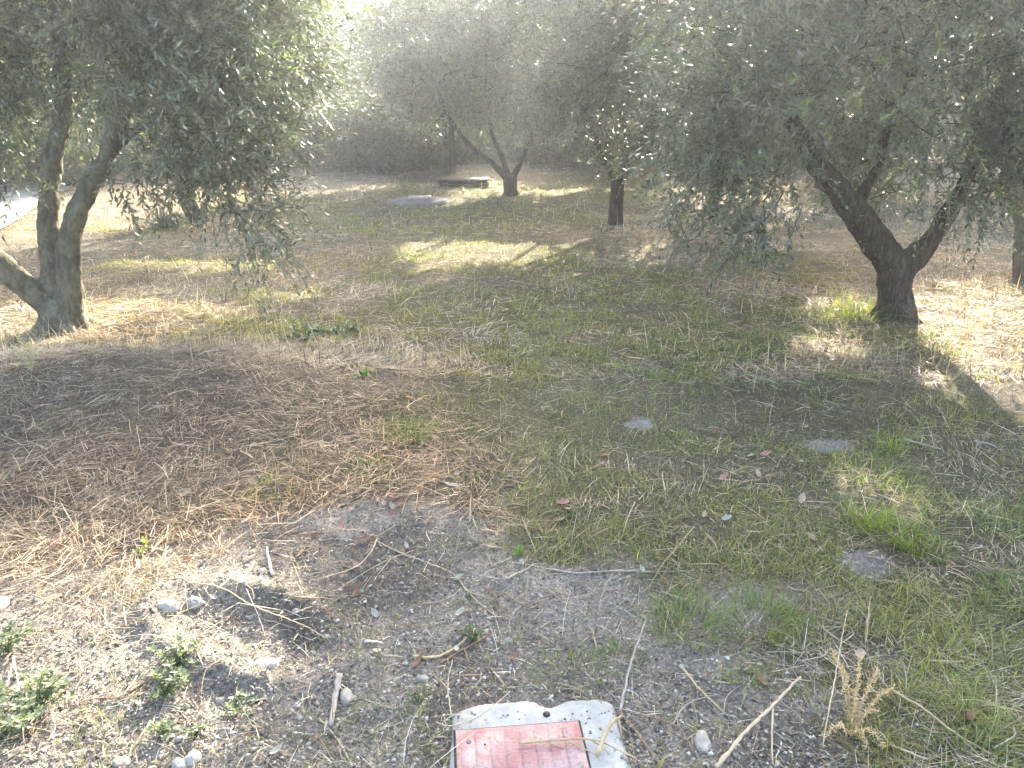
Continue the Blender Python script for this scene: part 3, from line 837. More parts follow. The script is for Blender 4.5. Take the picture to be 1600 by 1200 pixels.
# --- further olives of the grove: own trunks and crowns
def back_tree(label, x, y, h, r, seed, tips=220, leaf=0.11, cols=OL, zmin=0.45, name='olive_tree', cat='olive tree', group='olive trees of the grove'):
    z = float(height(x, y)); rr = np.random.default_rng(seed)
    b = np.array([x, y, z]); top = b + np.array([0, 0, h * 0.28])
    limbs = [([b - [0, 0, .1], b + [0.03, 0, h * .12], top], [0.15, 0.11, 0.11])]
    for k in range(4):
        a = k * 1.57 + rr.random()
        d = np.array([math.cos(a), math.sin(a), 0])
        limbs.append(([top, top + d * r * .3 + [0, 0, h * .14], top + d * r * .55 + [0, 0, h * .36], top + d * r * .6 + [0, 0, h * .55]], [0.08, 0.06, 0.04, 0.02]))
    c = b + [0, 0, h * .55]
    lobes = [(*c, r * .95, r * .95, h * .40)]
    for k in range(4):
        a = k * 1.57 + rr.random(); q = c + np.array([math.cos(a) * r * .55, math.sin(a) * r * .55, (rr.random() - .6) * h * .3])
        lobes.append((*q, r * .55, r * .55, h * .22))
    return olive_tree(label, b, limbs, lobes, int(tips * 2.2), 9, 7, leaf, leaf * .27, False, 'bark', group, 0, 0.28, (0.25, 0.5), seed, zmin, 0.008, cols, True, None, name, cat)
back_tree('tall dense olive tree filling the gap left of the fan shaped tree', -1.25, 15.6, 4.3, 1.45, 51, 260)
back_tree('olive tree standing far back between the middle trunks', 2.2, 15.5, 4.2, 1.8, 52, 240)
back_tree('olive tree far back beyond the slim trunk, right side', 5.2, 13.2, 4.2, 2.0, 53, 260)
back_tree('olive tree far back on the right behind the forked trunk', 8.6, 11.6, 4.3, 2.0, 54, 240)
back_tree('olive tree far left beside the pale road', -7.6, 14.6, 3.8, 1.5, 55, 200)
back_tree('olive tree at the back right corner of the grove', 8.2, 17.2, 4.4, 2.1, 56, 200)

# --- shrubs along the far edge of the clearing
def shrub(label, x, y, r, h, n, cols, leaf=0.10, name='bush', cat='bush', group='bushes along the far edge', spread=1.0, upright=0.3):
    z = float(height(x, y)); root = empty(name, (x, y, z), label, cat, group)
    gs = Geo()
    for k in range(9):
        a = rng.random() * 6.283; q = np.array([math.cos(a) * r * .55, math.sin(a) * r * .55, h * (.5 + .3 * rng.random())])
        P = resample([np.array([math.cos(a) * .05, math.sin(a) * .05, -0.05]), q * [.4, .4, .55], q], 0.12)
        tube_geo(gs, P, np.linspace(0.025, 0.008, len(P)), 5, None, False)
    gs.build('stems', M['bark'], root, smooth=True)
    d = unit(rng.normal(size=(n, 3))); d[:, 2] = np.abs(d[:, 2])
    n = int(n * 3.0); h = h * 1.25; r = r * 1.1; d = unit(rng.normal(size=(n, 3))); d[:, 2] = np.abs(d[:, 2])
    lump = 0.7 + 0.6 * vnoise(d[:, 0] * 2 + x, d[:, 1] * 2 + d[:, 2] * 2, 1.6, 4)
    P = d * (rng.random((n, 1)) ** 0.4) * np.array([r, r, h]) * lump[:, None]
    P[:, 2] = np.maximum(P[:, 2], 0.02)
    U = unit(d * 0.7 + rng.normal(size=(n, 3)) * 0.5 + [0, 0, upright])
    L = (0.15 + 0.25 * rng.random(n)) * spread
    gl = Geo()
    cc = np.array(cols)[rng.integers(0, len(cols), n)] * (0.7 + 0.6 * vnoise(P[:, 0] + x, P[:, 1] + P[:, 2], 1.5, 8))[:, None]
    w = P + np.array([x, y, z])
    k = ~in_gap(w)
    shoots(gl, P[k], U[k], L[k], 6, leaf, leaf * .34, cc[k], False, 0.2, 0.9)
    gl.build('foliage', M['leafy'], root)
    return root
DK = [(0.035, 0.055, 0.022), (0.050, 0.070, 0.030), (0.030, 0.045, 0.022), (0.065, 0.085, 0.035)]
GB = [(0.085, 0.100, 0.070), (0.070, 0.085, 0.060), (0.100, 0.105, 0.075)]
YG = [(0.10, 0.14, 0.035), (0.08, 0.12, 0.03), (0.13, 0.16, 0.045)]
def gxy(px, Y): return at(px, 290, Y)[0]
shrub('rounded grey green bush at the far edge left of the round manhole', gxy(612, 16.6), 16.6, 1.0, 1.15, 900, GB, 0.10)
shrub('dark green bush directly behind the low brown brick box', gxy(705, 18.2), 18.2, 1.1, 1.3, 800, DK)
shrub('dark bush at the far edge behind the fan shaped trunk', gxy(790, 18.8), 18.8, 1.2, 1.5, 850, DK)
shrub('dark bush at the far edge between the two middle trunks', gxy(885, 18.4), 18.4, 1.2, 1.4, 850, DK)
shrub('olive green bush at the far edge behind the slim trunk', gxy(985, 18.2), 18.2, 1.3, 1.5, 850, GB)
shrub('dark bush at the far edge under the right hand crown', gxy(1085, 18.4), 18.4, 1.3, 1.7, 850, DK)
shrub('broad dark bush far right behind the forked trunk', gxy(1190, 18.0), 18.0, 1.4, 1.9, 800, DK)
shrub('dark bush at the far right end of the clearing', gxy(1330, 18.4), 18.4, 1.6, 2.0, 800, DK)
shrub('grey green bush at the far edge under the left crown', gxy(520, 17.8), 17.8, 1.3, 1.0, 900, GB)
shrub('dark bush at the far edge above the leaning trunk', gxy(400, 18.2), 18.2, 1.5, 2.1, 850, DK)
shrub('green bush at the far edge on the left', gxy(270, 17.6), 17.6, 1.5, 2.0, 800, YG)
shrub('sunny green bush beyond the pale road at the left edge', gxy(30, 14.6), 14.6, 1.2, 1.5, 700, YG)
shrub('tall sunny green bush past the end of the pale road', gxy(-90, 13.4), 13.4, 1.3, 2.0, 700, YG)
shrub('dark bush at the far edge further right', gxy(1480, 18.6), 18.6, 1.7, 2.2, 800, DK)

# agave-like sucker clump beside the leaning trunk
def strap_plant(name, label, cat, loc, n, L, W, mat, cols, lean=(0.1, 0.6), group=None, seg=4, spread=0.02):
    root_z = loc[2]
    g_ = Geo(); az = rng.random(n) * 6.283
    rr = spread * np.sqrt(rng.random(n))
    x = np.cos(az) * rr; y = np.sin(az) * rr
    ln = lean[0] + (lean[1] - lean[0]) * rng.random(n)
    blades(g_, x, y, L * (0.55 + 0.6 * rng.random(n)), W * (0.7 + 0.5 * rng.random(n)), ln, az + rng.normal(size=n) * 0.5, 0.3 + rng.random(n) * 0.9,
           pick(cols, n, 0.25), seg, np.zeros(n))
    o = g_.build(name, mat); o.location = loc
    return tag(o, label, cat, group)
strap_plant('olive_sucker', 'spiky blue green sucker clump beside the leaning trunk', 'plant', ground_at(255, 356), 90, 0.30, 0.030, M['leafy'],
            [(0.07, 0.10, 0.06), (0.10, 0.13, 0.09)], (0.05, 0.75), spread=0.12)

# --- hillside wood, far away
def wood_tree(i, x, y, s, src=None):
    z = float(height(x, y))
    if src is None:
        root = empty('hillside_tree', (x, y, z), 'dark tree on the hillside beyond the grove', 'tree', 'trees on the hillside')
        gt = Geo(); tube_geo(gt, [np.array([0, 0, -.2]), np.array([0.05, 0, 1.0]), np.array([0, 0.05, 2.4])], [0.2, 0.15, 0.08], 8); gt.build('trunk', M['bark'], root, smooth=True)
        n = 2600
        lob = [(0, 0, 3.0, 1.7, 1.7, 1.4), (0.8, .3, 2.2, 1.1, 1.1, .8), (-.9, -.2, 2.3, 1.1, 1.1, .9), (.2, -.5, 3.9, 1.0, 1.0, .9)]
        P = lobe_points(lob, n, 0.4, 0.30, i)
        U = unit(P - [0, 0, 2.4] + rng.normal(size=P.shape) * 0.8)
        gl = Geo(); cc = np.array(DK)[rng.integers(0, 4, len(P))] * 1.3
        shoots(gl, P, U, 0.3 + 0.3 * rng.random(len(P)), 3, 0.26, 0.11, cc, False, 0.2, 0.9, stem=False)
        gl.build('crown', M['leafy'], root)
        root.scale = (s, s, s)
        return root
    r = src.copy(); COL.objects.link(r); r.location = (x, y, z); r.scale = (s, s, s * (0.85 + 0.3 * random.random())); r.rotation_euler = (0, 0, random.random() * 6.28)
    for ch in src.children:
        c = ch.copy(); COL.objects.link(c); c.parent = r
    return r
protos = [wood_tree(i, x, y, s) for i, (x, y, s) in enumerate(((-9.5, 34, 0.85), (-3.5, 42, 1.0), (4, 36, 0.9)))]
rs = random.Random(4)
for q_ in ((-5.3, 27), (-6.4, 29.5), (-8.3, 38), (-9.8, 50)):
    wood_tree(0, q_[0], q_[1], 0.62 + 0.010 * q_[1], protos[1])
for k in range(44):
    yy = 26 + 38 * rs.random(); xx = (rs.random() * 2 - 1) * (yy * 0.95)
    if abs(xx + yy * 0.20) < 1.5 and yy > 24: continue
    wood_tree(k, xx, yy, 0.6 + 0.5 * rs.random(), protos[k % 3])

# ------------------------------------------------------------------ round manhole, brick box, service lid
def lathe(g, prof, n=40, C=None, wob=0.0, seed=0):
    a = np.arange(n) * 2 * math.pi / n
    rr = np.random.default_rng(seed)
    w = 1 + wob * np.interp(np.arange(n), np.linspace(0, n, 9), np.append(rr.random(8), 0.5) - .5) * 2
    V = np.concatenate([np.stack([np.cos(a) * r * w, np.sin(a) * r * w, np.full(n, z)], -1) for r, z in prof])
    m = len(prof); i = np.arange(m - 1)[:, None] * n; j = np.arange(n)[None, :]
    q = np.stack([i + j, i + (j + 1) % n, i + n + (j + 1) % n, i + n + j], -1).reshape(-1, 4)
    V = np.concatenate([V, [[0, 0, prof[-1][1]]]]); jj = np.arange(n)
    t = np.stack([(m - 1) * n + jj, (m - 1) * n + (jj + 1) % n, np.full(n, m * n)], -1)
    g.add(V, [q, t], C)
def box_geo(g, x0, x1, y0, y1, z0, z1, bev=0.01):
    V = []
    for z, e in ((z0, 0), (z1 - bev, 0), (z1, bev)):
        V += [(x0 + e, y0 + e, z), (x1 - e, y0 + e, z), (x1 - e, y1 - e, z), (x0 + e, y1 - e, z)]
    q = [(8, 9, 10, 11), (3, 2, 1, 0)]
    for s in (0, 4):
        for j in range(4): q.append((s + j, s + (j + 1) % 4, s + 4 + (j + 1) % 4, s + 4 + j))
    g.add(V, [np.array(q)])
b = ground_at(652, 318)
mh = empty('manhole', (b[0], b[1] + 0.25, b[2] - 0.01), 'round grey concrete manhole cap with a pale pink lid, far back left of centre', 'manhole')
gm_ = Geo(); lathe(gm_, [(0.50, -0.05), (0.49, 0.01), (0.44, 0.03), (0.30, 0.05), (0.0001, 0.055)], 48, wob=0.03); gm_.build('collar', M['concrete'], mh, smooth=True)
gm_ = Geo(); box_geo(gm_, -0.17, 0.17, -0.17, 0.17, 0.03, 0.085, 0.012); gm_.build('lid', M['pinklid'], mh)
b = ground_at(722, 293)
bb = empty('brick_box', (b[0], b[1] + 0.25, b[2]), 'low dark brown brick box at the far edge, left of the fan shaped trunk', 'brick box')
gb_ = Geo()
for row in range(3):
    for k in range(5):
        for sy in (-1, 1):
            x0 = -0.42 + k * 0.17 + (row % 2) * 0.03
            box_geo(gb_, x0, x0 + 0.162, sy * 0.18 - 0.05, sy * 0.18 + 0.05, row * 0.055 - 0.05, row * 0.055 - 0.002, 0.004)
gb_.build('wall', M['brick'], bb)
gb_ = Geo(); box_geo(gb_, -0.43, 0.47, -0.24, 0.24, 0.112, 0.128, 0.006); gb_.build('slab', M['brick'], bb)

# service lid at the bottom of the picture
lidc = ground_at(845, 1190)
fr = empty('service_box', (lidc[0], lidc[1], 0.0), 'white mortar surround with a faded red square lid, bottom centre', 'service box')
rz = 0.085
# mortar outline (photo pixels) turned into metres around the lid
outl = [(708, 1140), (712, 1120), (735, 1108), (765, 1102), (800, 1100), (828, 1098), (843, 1104), (858, 1109), (872, 1104), (890, 1098), (915, 1096),
        (940, 1096), (955, 1102), (962, 1118), (966, 1140), (974, 1165), (982, 1190), (990, 1220), (990, 1270), (960, 1310), (850, 1325), (740, 1320), (695, 1290), (700, 1240), (704, 1190)]
O = np.array([(*flat(a, b_), 0) for a, b_ in outl]); O[:, :2] -= lidc[:2]
O = np.vstack([O, O[:1]])
O = resample(O, 0.008)[:-1]
O[:, :2] += (rng.random((len(O), 2)) - 0.5) * 0.004
k = len(O); cen2 = O.mean(0)
rings = []
for f, z in ((1.06, -0.02), (1.0, 0.004), (0.965, 0.010), (0.85, 0.013), (0.6, 0.012), (0.3, 0.012)):
    q_ = cen2 + (O - cen2) * f; q_ = q_.copy(); q_[:, 2] = z
    if z > 0.008: q_[:, 2] += (fbm(q_[:, 0] + 5, q_[:, 1], 18, 3, 5) - 0.5) * 0.007
    rings.append(q_)
V = np.concatenate(rings + [np.array([[cen2[0], cen2[1], 0.012]])])
i = np.arange(len(rings) - 1)[:, None] * k; j = np.arange(k)[None, :]
q_ = np.stack([i + j, i + (j + 1) % k, i + k + (j + 1) % k, i + k + j], -1).reshape(-1, 4)
jj = np.arange(k); t_ = np.stack([(len(rings) - 1) * k + jj, (len(rings) - 1) * k + (jj + 1) % k, np.full(k, len(V) - 1)], -1)
gp = Geo(); gp.add(V, [q_, t_]); gp.build('surround', M['plaster'], fr, smooth=True)
# lid: plate with raised panels between grooves, a rim and two screw recesses
c0 = np.array([*flat(712, 1151), 0]); c1 = np.array([*flat(903, 1136), 0])
ex = unit(c1 - c0); ey = np.array([ex[1], -ex[0], 0]); W_ = float(np.linalg.norm(c1 - c0))
org = c0 - np.array([lidc[0], lidc[1], 0])
def lidbox(g, u0, u1, v0, v1, z0, z1, bev=0.0015):
    h = Geo(); box_geo(h, u0, u1, v0, v1, z0, z1, bev)
    V = np.concatenate(h.V); V2 = org + V[:, :1] * ex + V[:, 1:2] * ey; V2[:, 2] = V[:, 2]
    for kf, fl in h.F.items(): g.add(V2, [np.concatenate(fl)[:, ::-1]])
gl_ = Geo(); lidbox(gl_, -0.006, W_ + 0.006, -0.006, W_ + 0.006, 0.0, 0.0165, 0.001); gl_.build('frame', M['black'], fr)
gl_ = Geo(); lidbox(gl_, 0, W_, 0, W_, 0.0, 0.0215)
nb = 8; bw = (W_ - 0.02) / nb
for r_ in range(2):
    for k_ in range(nb):
        v0 = 0.02 + r_ * (W_ - 0.03) / 2
        lidbox(gl_, 0.01 + k_ * bw + 0.0015, 0.01 + (k_ + 1) * bw - 0.0015, v0, v0 + (W_ - 0.03) / 2 - 0.004, 0.0215, 0.0232, 0.0008)
gl_.build('lid', M['lid'], fr)
def disc_at(name, px, py, z, r, mat):
    a, b_ = flat(px, py); g_ = Geo(); lathe(g_, [(r, -0.004), (r, 0.0005), (r * .8, 0.0025), (0.0001, 0.003)], 18)
    o = g_.build(name, mat, fr, smooth=True); o.location = (a - lidc[0], b_ - lidc[1], z); return o
disc_at('plug', 854, 1123, 0.0155, 0.0095, M['black'])
disc_at('screw', 733, 1171, 0.0232, 0.0065, M['concrete'])
disc_at('screw', 758, 1175, 0.0232, 0.0025, M['black'])

# ------------------------------------------------------------------ stones
def stone(label, px, py, sx, sy, sz, mat='stone', name='stone', seed=None, group=None, rot=0.0, loc=None, cat='stone', sink=0.42, sub=3):
    s = seed if seed is not None else int(px * 7 + py)
    rr = np.random.default_rng(s)
    bm_n = 18 if sub == 3 else 8
    th = np.linspace(0, math.pi, bm_n // 2 + 2)[1:-1]; ph = np.arange(bm_n) * 2 * math.pi / bm_n
    V = [np.array([0, 0, 1.0])]
    for t in th:
        for p in ph: V.append(np.array([math.sin(t) * math.cos(p), math.sin(t) * math.sin(p), math.cos(t)]))
    V.append(np.array([0, 0, -1.0])); V = np.array(V)
    for _ in range(7 if sub == 3 else 5):           # chipped facets
        d = unit(rr.normal(size=3)); o_ = 0.72 + 0.2 * rr.random()
        e = V @ d; V = V - np.outer(np.maximum(e - o_, 0) * 0.85, d)
    V = V * (1 + 0.07 * rr.normal(size=(len(V), 1))) * np.array([sx, sy, sz])
    m = len(th); F = []; T_ = []
    for i in range(m - 1):
        for j in range(bm_n): F.append((1 + i * bm_n + j, 1 + (i + 1) * bm_n + j, 1 + (i + 1) * bm_n + (j + 1) % bm_n, 1 + i * bm_n + (j + 1) % bm_n))
    for j in range(bm_n):
        T_.append((0, 1 + j, 1 + (j + 1) % bm_n)); T_.append((len(V) - 1, 1 + (m - 1) * bm_n + (j + 1) % bm_n, 1 + (m - 1) * bm_n + j))
    o = new_mesh_obj(name, V, [np.array(F), np.array(T_)], M[mat], smooth=True)
    p = ground_at(px, py) if loc is None else np.array(loc)
    o.location = (p[0], p[1], p[2] + sz * (1 - 2 * sink)); o.rotation_euler = (0, 0, rot)
    return tag(o, label, cat, group)
stone('egg shaped tan stone lying against the end of the weathered stick', 542, 1090, 0.018, 0.028, 0.017, 'pale', rot=0.1)
stone('angular white stone in the grass near the bottom, right of the lid', 1098, 1160, 0.022, 0.038, 0.014, 'pale', rot=-0.1)
stone('rounded grey stone half cut by the bottom edge, left', 301, 1188, 0.020, 0.024, 0.016, 'stone')
stone('pale flat stone at the bottom edge left of the rounded grey stone', 192, 1192, 0.026, 0.016, 0.010, 'pale')
stone('white stone at the left edge above the leafy weeds', -4, 952, 0.030, 0.05, 0.03, 'pale')
stone('small grey stone beside the rounded one at the bottom edge', 280, 1196, 0.018, 0.022, 0.012, 'stone', rot=1)
stone('flat grey stone slab sunk in the grass right of centre', 1000, 663, 0.130, 0.085, 0.045, 'sunken', cat='stone', sink=0.86)
stone('flat grey stone slab sunk in the grass under the thin stalks', 1290, 703, 0.115, 0.075, 0.042, 'sunken', sink=0.86)
stone('rounded pebble just below the small green sprout', 815, 879, 0.013, 0.017, 0.010, 'pale')
stone('white pebble beside the upright pale stick on the ash', 410, 894, 0.013, 0.015, 0.010, 'pale')
stone('pale pebble at the left end of the short brown stick', 462, 945, 0.013, 0.010, 0.008, 'pale')
stone('light stone between the curved yellow stalk and the egg stone', 661, 1061, 0.020, 0.014, 0.010, 'stone')
stone('pale pebble on the right of the green weed in the centre', 794, 1002, 0.014, 0.011, 0.009, 'stone')
stone('clod of pale earth on the upper rim of the small hollow', 262, 950, 0.038, 0.026, 0.020, 'stone')
stone('lumpy clod of earth on the right of the hollow rim', 305, 946, 0.030, 0.022, 0.020, 'stone')
stone('big pale clod below the small hollow', 415, 1040, 0.045, 0.030, 0.016, 'stone', rot=.4)
stone('pale flat stone below the leafy weeds', 345, 1095, 0.020, 0.013, 0.008, 'pale')
stone('white stone lit in the grass near the right, under the bright tuft', 1320, 880, 0.010, 0.009, 0.007, 'pale')
protos_s = [stone('small rounded grey pebble lying on the ash grey earth', 0, 0, 0.009, 0.007, 0.005, 'dusty', 'pebble', 100 + i, 'pebbles on the ash grey earth', loc=(-0.3 + 0.23 * i, 1.75 + .1 * i, 0), cat='pebble', sub=2) for i in range(4)]
for o in protos_s: o.location.z = float(height(o.location.x, o.location.y)) + 0.002
cnt = 0
while cnt < 80:
    px, py = random.uniform(60, 1100), random.uniform(840, 1198)
    if (690 < px < 1000 and py > 1080): continue
    x, y = flat(px, py)
    if ash_mask(np.array([x]), np.array([y]))[0] < 0.6: continue
    o = protos_s[cnt % 4].copy(); COL.objects.link(o); s = 0.4 + random.random() ** 3 * 1.0
    o.location = (x, y, float(height(x, y)) + 0.002 * s); o.scale = (s, s, s * random.uniform(.7, 1.1)); o.rotation_euler = (0, 0, random.random() * 6.28)
    cnt += 1

# ------------------------------------------------------------------ sticks and stalks
TW = dict(pale=(0.42, 0.34, 0.23), straw=(0.37, 0.29, 0.17), brown=(0.20, 0.135, 0.085), grey=(0.30, 0.26, 0.22), char=(0.035, 0.033, 0.032), white=(0.58, 0.56, 0.50), red=(0.28, 0.15, 0.10))
def stick(label, pts, r, c, lifts=None, name='twig', cat='twig', sides=None, group=None, kinks=True, extra=None, twist=0.3):
    P = [ground_at(*p) for p in pts]
    for i, p in enumerate(P): p[2] += r * 0.8 + (lifts[i] if lifts else 0.004)
    base = P[0].copy(); P = [p - base for p in P]
    q = resample(P, 0.012)
    q[1:-1] += rng.normal(size=(len(q) - 2, 3)) * min(0.0011, r * 0.25)
    # keep it above the soil
    gz = height(q[:, 0] + base[0], q[:, 1] + base[1]) - base[2]
    q[:, 2] = np.maximum(q[:, 2], gz + r * 0.5)
    t = np.linspace(0, 1, len(q)); rad = r * (1 - 0.45 * t) * (1 + 0.12 * rng.normal(size=len(q)).clip(-1, 1))
    g_ = Geo(); col = np.array(TW[c])
    tube_geo(g_, q, rad, sides or (9 if r > 0.004 else 6), None, True, 0.2, int(pts[0][0]))
    if extra:
        for a, pe in extra:
            k_ = int(a * (len(q) - 1)); e = ground_at(*pe) - base; e[2] += 0.006
            qq = resample([q[k_], (q[k_] + e) / 2 + [0, 0, 0.006], e], 0.012)
            tube_geo(g_, qq, np.linspace(r * .6, r * .25, len(qq)), 6, None, True, 0.2, 5)
    n_ = sum(len(v) for v in g_.V)
    g_.C = [np.clip(col * (0.8 + 0.45 * rng.random((n_, 1))), 0, 1)]
    o = g_.build(name, M['twig'], smooth=True); o.location = base
    return tag(o, label, cat, group)
S_ = stick
S_('long thin tan stalk crossing the small hollow from upper left', [(225, 911), (337, 930), (397, 960), (469, 988), (510, 1000)], 0.0026, 'straw', [.01, .02, .03, .02, .004])
S_('short thin grey twig crossing the long tan stalk', [(386, 930), (405, 972), (416, 1001)], 0.0022, 'grey', [.02, .02, .004])
S_('short upright pale broken stick standing on the ash', [(426, 900), (421, 882), (418, 864)], 0.0052, 'white', [.0, .01, .02])
S_('short straight brown stick with a pale pebble at its end', [(459, 936), (490, 937), (521, 939)], 0.0038, 'brown')
S_('thick weathered grey stick beside the egg shaped stone', [(530, 1058), (524, 1098), (517, 1138)], 0.0090, 'grey', name='stick', cat='stick')
S_('thin pale stalk slanting to the bottom edge under the weathered stick', [(499, 1125), (525, 1155), (550, 1196)], 0.0022, 'pale')
S_('curved pale stalk bending over the burnt patch', [(589, 851), (580, 875), (555, 891), (491, 909)], 0.0026, 'pale', [.02, .02, .01, .004])
S_('straight thin stalk below the curved one on the burnt patch', [(646, 862), (590, 885), (524, 926)], 0.0018, 'pale')
S_('pale bent stalk in the sunlit chips on the left', [(255, 832), (232, 872), (210, 896)], 0.0024, 'pale')
S_('small white bone coloured chip on the bare earth', [(570, 1005), (583, 1005), (597, 1008)], 0.0044, 'white')
S_('black charred stick on the burnt patch', [(534, 795), (547, 788), (562, 780)], 0.0036, 'char')
S_('brown stalk lying over the straw at the left edge', [(0, 990), (90, 986), (158, 960)], 0.0024, 'brown')
S_('reddish curved stem lying above the lower left stones', [(108, 1106), (150, 1094), (200, 1092), (232, 1078)], 0.0022, 'red')
S_('dark stick half hidden under the leafy weeds', [(200, 1085), (222, 1072), (245, 1058)], 0.0045, 'brown')
S_('thin pale stalk standing among the lower left weeds', [(38, 1165), (36, 1110), (28, 1050)], 0.0024, 'pale', [0, .03, .05])
S_('thick curved yellow stalk lying on the grey earth', [(646, 1028), (672, 1031), (700, 1024), (724, 1008), (742, 990)], 0.0050, 'straw', [.002, .004, .006, .01, .015])
S_('dark bundle of stems under the curved yellow stalk', [(688, 1040), (725, 1018), (760, 998)], 0.0042, 'brown', extra=[(0.3, (726, 1040)), (0.6, (735, 1052)), (.2, (700, 1046))])
S_('short brown twig above the centre weed', [(762, 922), (776, 938), (787, 960)], 0.0036, 'brown')
S_('forked brown twig right of the centre weed', [(785, 928), (830, 956), (852, 940), (884, 933)], 0.0028, 'brown', [.004, .012, .015, .01], extra=[(0.42, (808, 996))])
S_('long grey brown twig running right from the sprout', [(852, 891), (905, 896), (960, 894), (1025, 896), (1083, 894)], 0.0030, 'grey')
S_('crooked twig rising to the end of the long grey one', [(792, 907), (820, 893), (835, 884), (853, 883)], 0.0032, 'pale')
S_('long thin root like stem from the burnt patch to the centre', [(590, 850), (630, 870), (665, 881), (710, 900), (732, 926), (770, 938)], 0.0024, 'pale', [.01, .01, .006, .004, .004, .004])
S_('long bent twig standing up from the corner of the white surround', [(969, 1116), (976, 1085), (986, 1050), (1008, 990)], 0.0036, 'grey', [.006, .02, .04, .05])
S_('dark straight stick running from the surround to the bottom edge', [(969, 1117), (1002, 1158), (1034, 1204)], 0.0044, 'brown')
S_('forked yellow stalk lying across the red lid', [(810, 1177), (850, 1175), (880, 1174), (930, 1173), (992, 1197)], 0.0034, 'straw', [.030, .032, .034, .032, .02], extra=[(0.4, (945, 1192)), (0.6, (958, 1188)), (.25, (905, 1186))])
S_('split pale stump of stalk at the right of the red lid', [(933, 1196), (943, 1170), (955, 1150), (970, 1138)], 0.0062, 'straw', [.028, .035, .04, .035], extra=[(0.95, (972, 1158))])
S_('thin curved stalk lying on the left corner of the white surround', [(682, 1134), (702, 1143), (734, 1137), (764, 1124), (797, 1095)], 0.0021, 'pale', [.01, .016, .022, .03, .03])
S_('upright forked pale stem left of the white surround', [(706, 1122), (700, 1085), (708, 1054)], 0.0022, 'pale', [0, .03, .05], extra=[(0.5, (680, 1061))])
S_('short pale straw above the white surround', [(768, 1048), (778, 1060), (790, 1073)], 0.0020, 'pale')
S_('thin orange straw lying flat above the surround', [(712, 1057), (735, 1057), (756, 1056)], 0.0016, 'straw')
S_('bent stalk leaning in the grass near the top of the green patch', [(1083, 846), (1062, 868), (1036, 892), (1016, 916)], 0.0024, 'straw', [.06, .05, .03, .004])
S_('thin stalk at the border of grass and bare earth', [(991, 799), (980, 822), (970, 846)], 0.0020, 'pale', [.04, .03, .004])
S_('thick pale stick at the bottom right pointing up to the grass', [(1118, 1206), (1169, 1147), (1206, 1114), (1248, 1076)], 0.0055, 'pale', [.01, .015, .02, .035], name='stick', cat='stick')
S_('thin pinkish stem rising above the dried weed', [(1285, 1166), (1296, 1106), (1304, 1060), (1314, 1008)], 0.0024, 'pale', [.0, .05, .09, .12])
S_('straight tan stalk in the grass right of the surround', [(1067, 1056), (1101, 1091), (1139, 1119)], 0.0034, 'straw', [.02, .01, .005])
S_('pale stalk hanging below the thick pale stick', [(1206, 1117), (1205, 1160), (1207, 1198)], 0.0026, 'pale', [.02, .01, .004])
S_('long tan stalk running to the bottom right corner', [(1390, 1099), (1442, 1125), (1487, 1155), (1556, 1190)], 0.0030, 'straw', [.04, .03, .02, .01])
S_('short orange upright stem in the grass right of centre', [(1352, 1006), (1353, 985), (1355, 958)], 0.0026, 'straw', [0, .03, .06])
S_('grey fallen stick in the grass at right', [(1412, 689), (1440, 697), (1470, 705)], 0.0075, 'grey')
S_('second grey fallen stick further right in the grass', [(1521, 692), (1540, 695), (1558, 702)], 0.0060, 'grey')
S_('thin stalks lying over the sunken slab on the right', [(1255, 690), (1290, 697), (1325, 710)], 0.0030, 'grey', extra=[(0.3, (1330, 700))])
S_('long stiff straw at the left edge above the litter', [(0, 556), (30, 566), (62, 566)], 0.0060, 'pale')
S_('pale sticks lying beside the left trunk', [(0, 570), (40, 548), (90, 540)], 0.0050, 'pale', extra=[(.4, (60, 560))])
# many similar short stalks
pro = []
for i in range(5):
    a = (480 + i * 60, 900 + 15 * i); L_ = 26 + 9 * i
    pro.append(S_('short dry stalk lying loose on the ground', [a, (a[0] + L_ * .5, a[1] + random.uniform(-8, 8)), (a[0] + L_, a[1] + random.uniform(-14, 14))], 0.0016, ('pale', 'brown', 'grey', 'straw', 'brown')[i], name='dry_stalk', cat='dry stalk', group='short dry stalks scattered over the ground'))
cnt = 0
while cnt < 230:
    px, py = random.uniform(0, 1600), 1200 - 520 * random.random() ** 1.4
    if (690 < px < 1000 and py > 1080): continue
    x, y = flat(px, py)
    if ash_mask(np.array([x]), np.array([y]))[0] < 0.3 and random.random() < 0.4: continue
    o = pro[cnt % 5].copy(); COL.objects.link(o); s = 0.5 + random.random() ** 2 * 1.1
    o.location = (x, y, float(height(x, y)) + 0.004 + 0.012 * (1 - ash_mask(np.array([x]), np.array([y]))[0])); o.scale = (s, s, s)
    o.rotation_euler = (random.uniform(-.12, .12), random.uniform(-.12, .12), random.random() * 6.28)
    cnt += 1

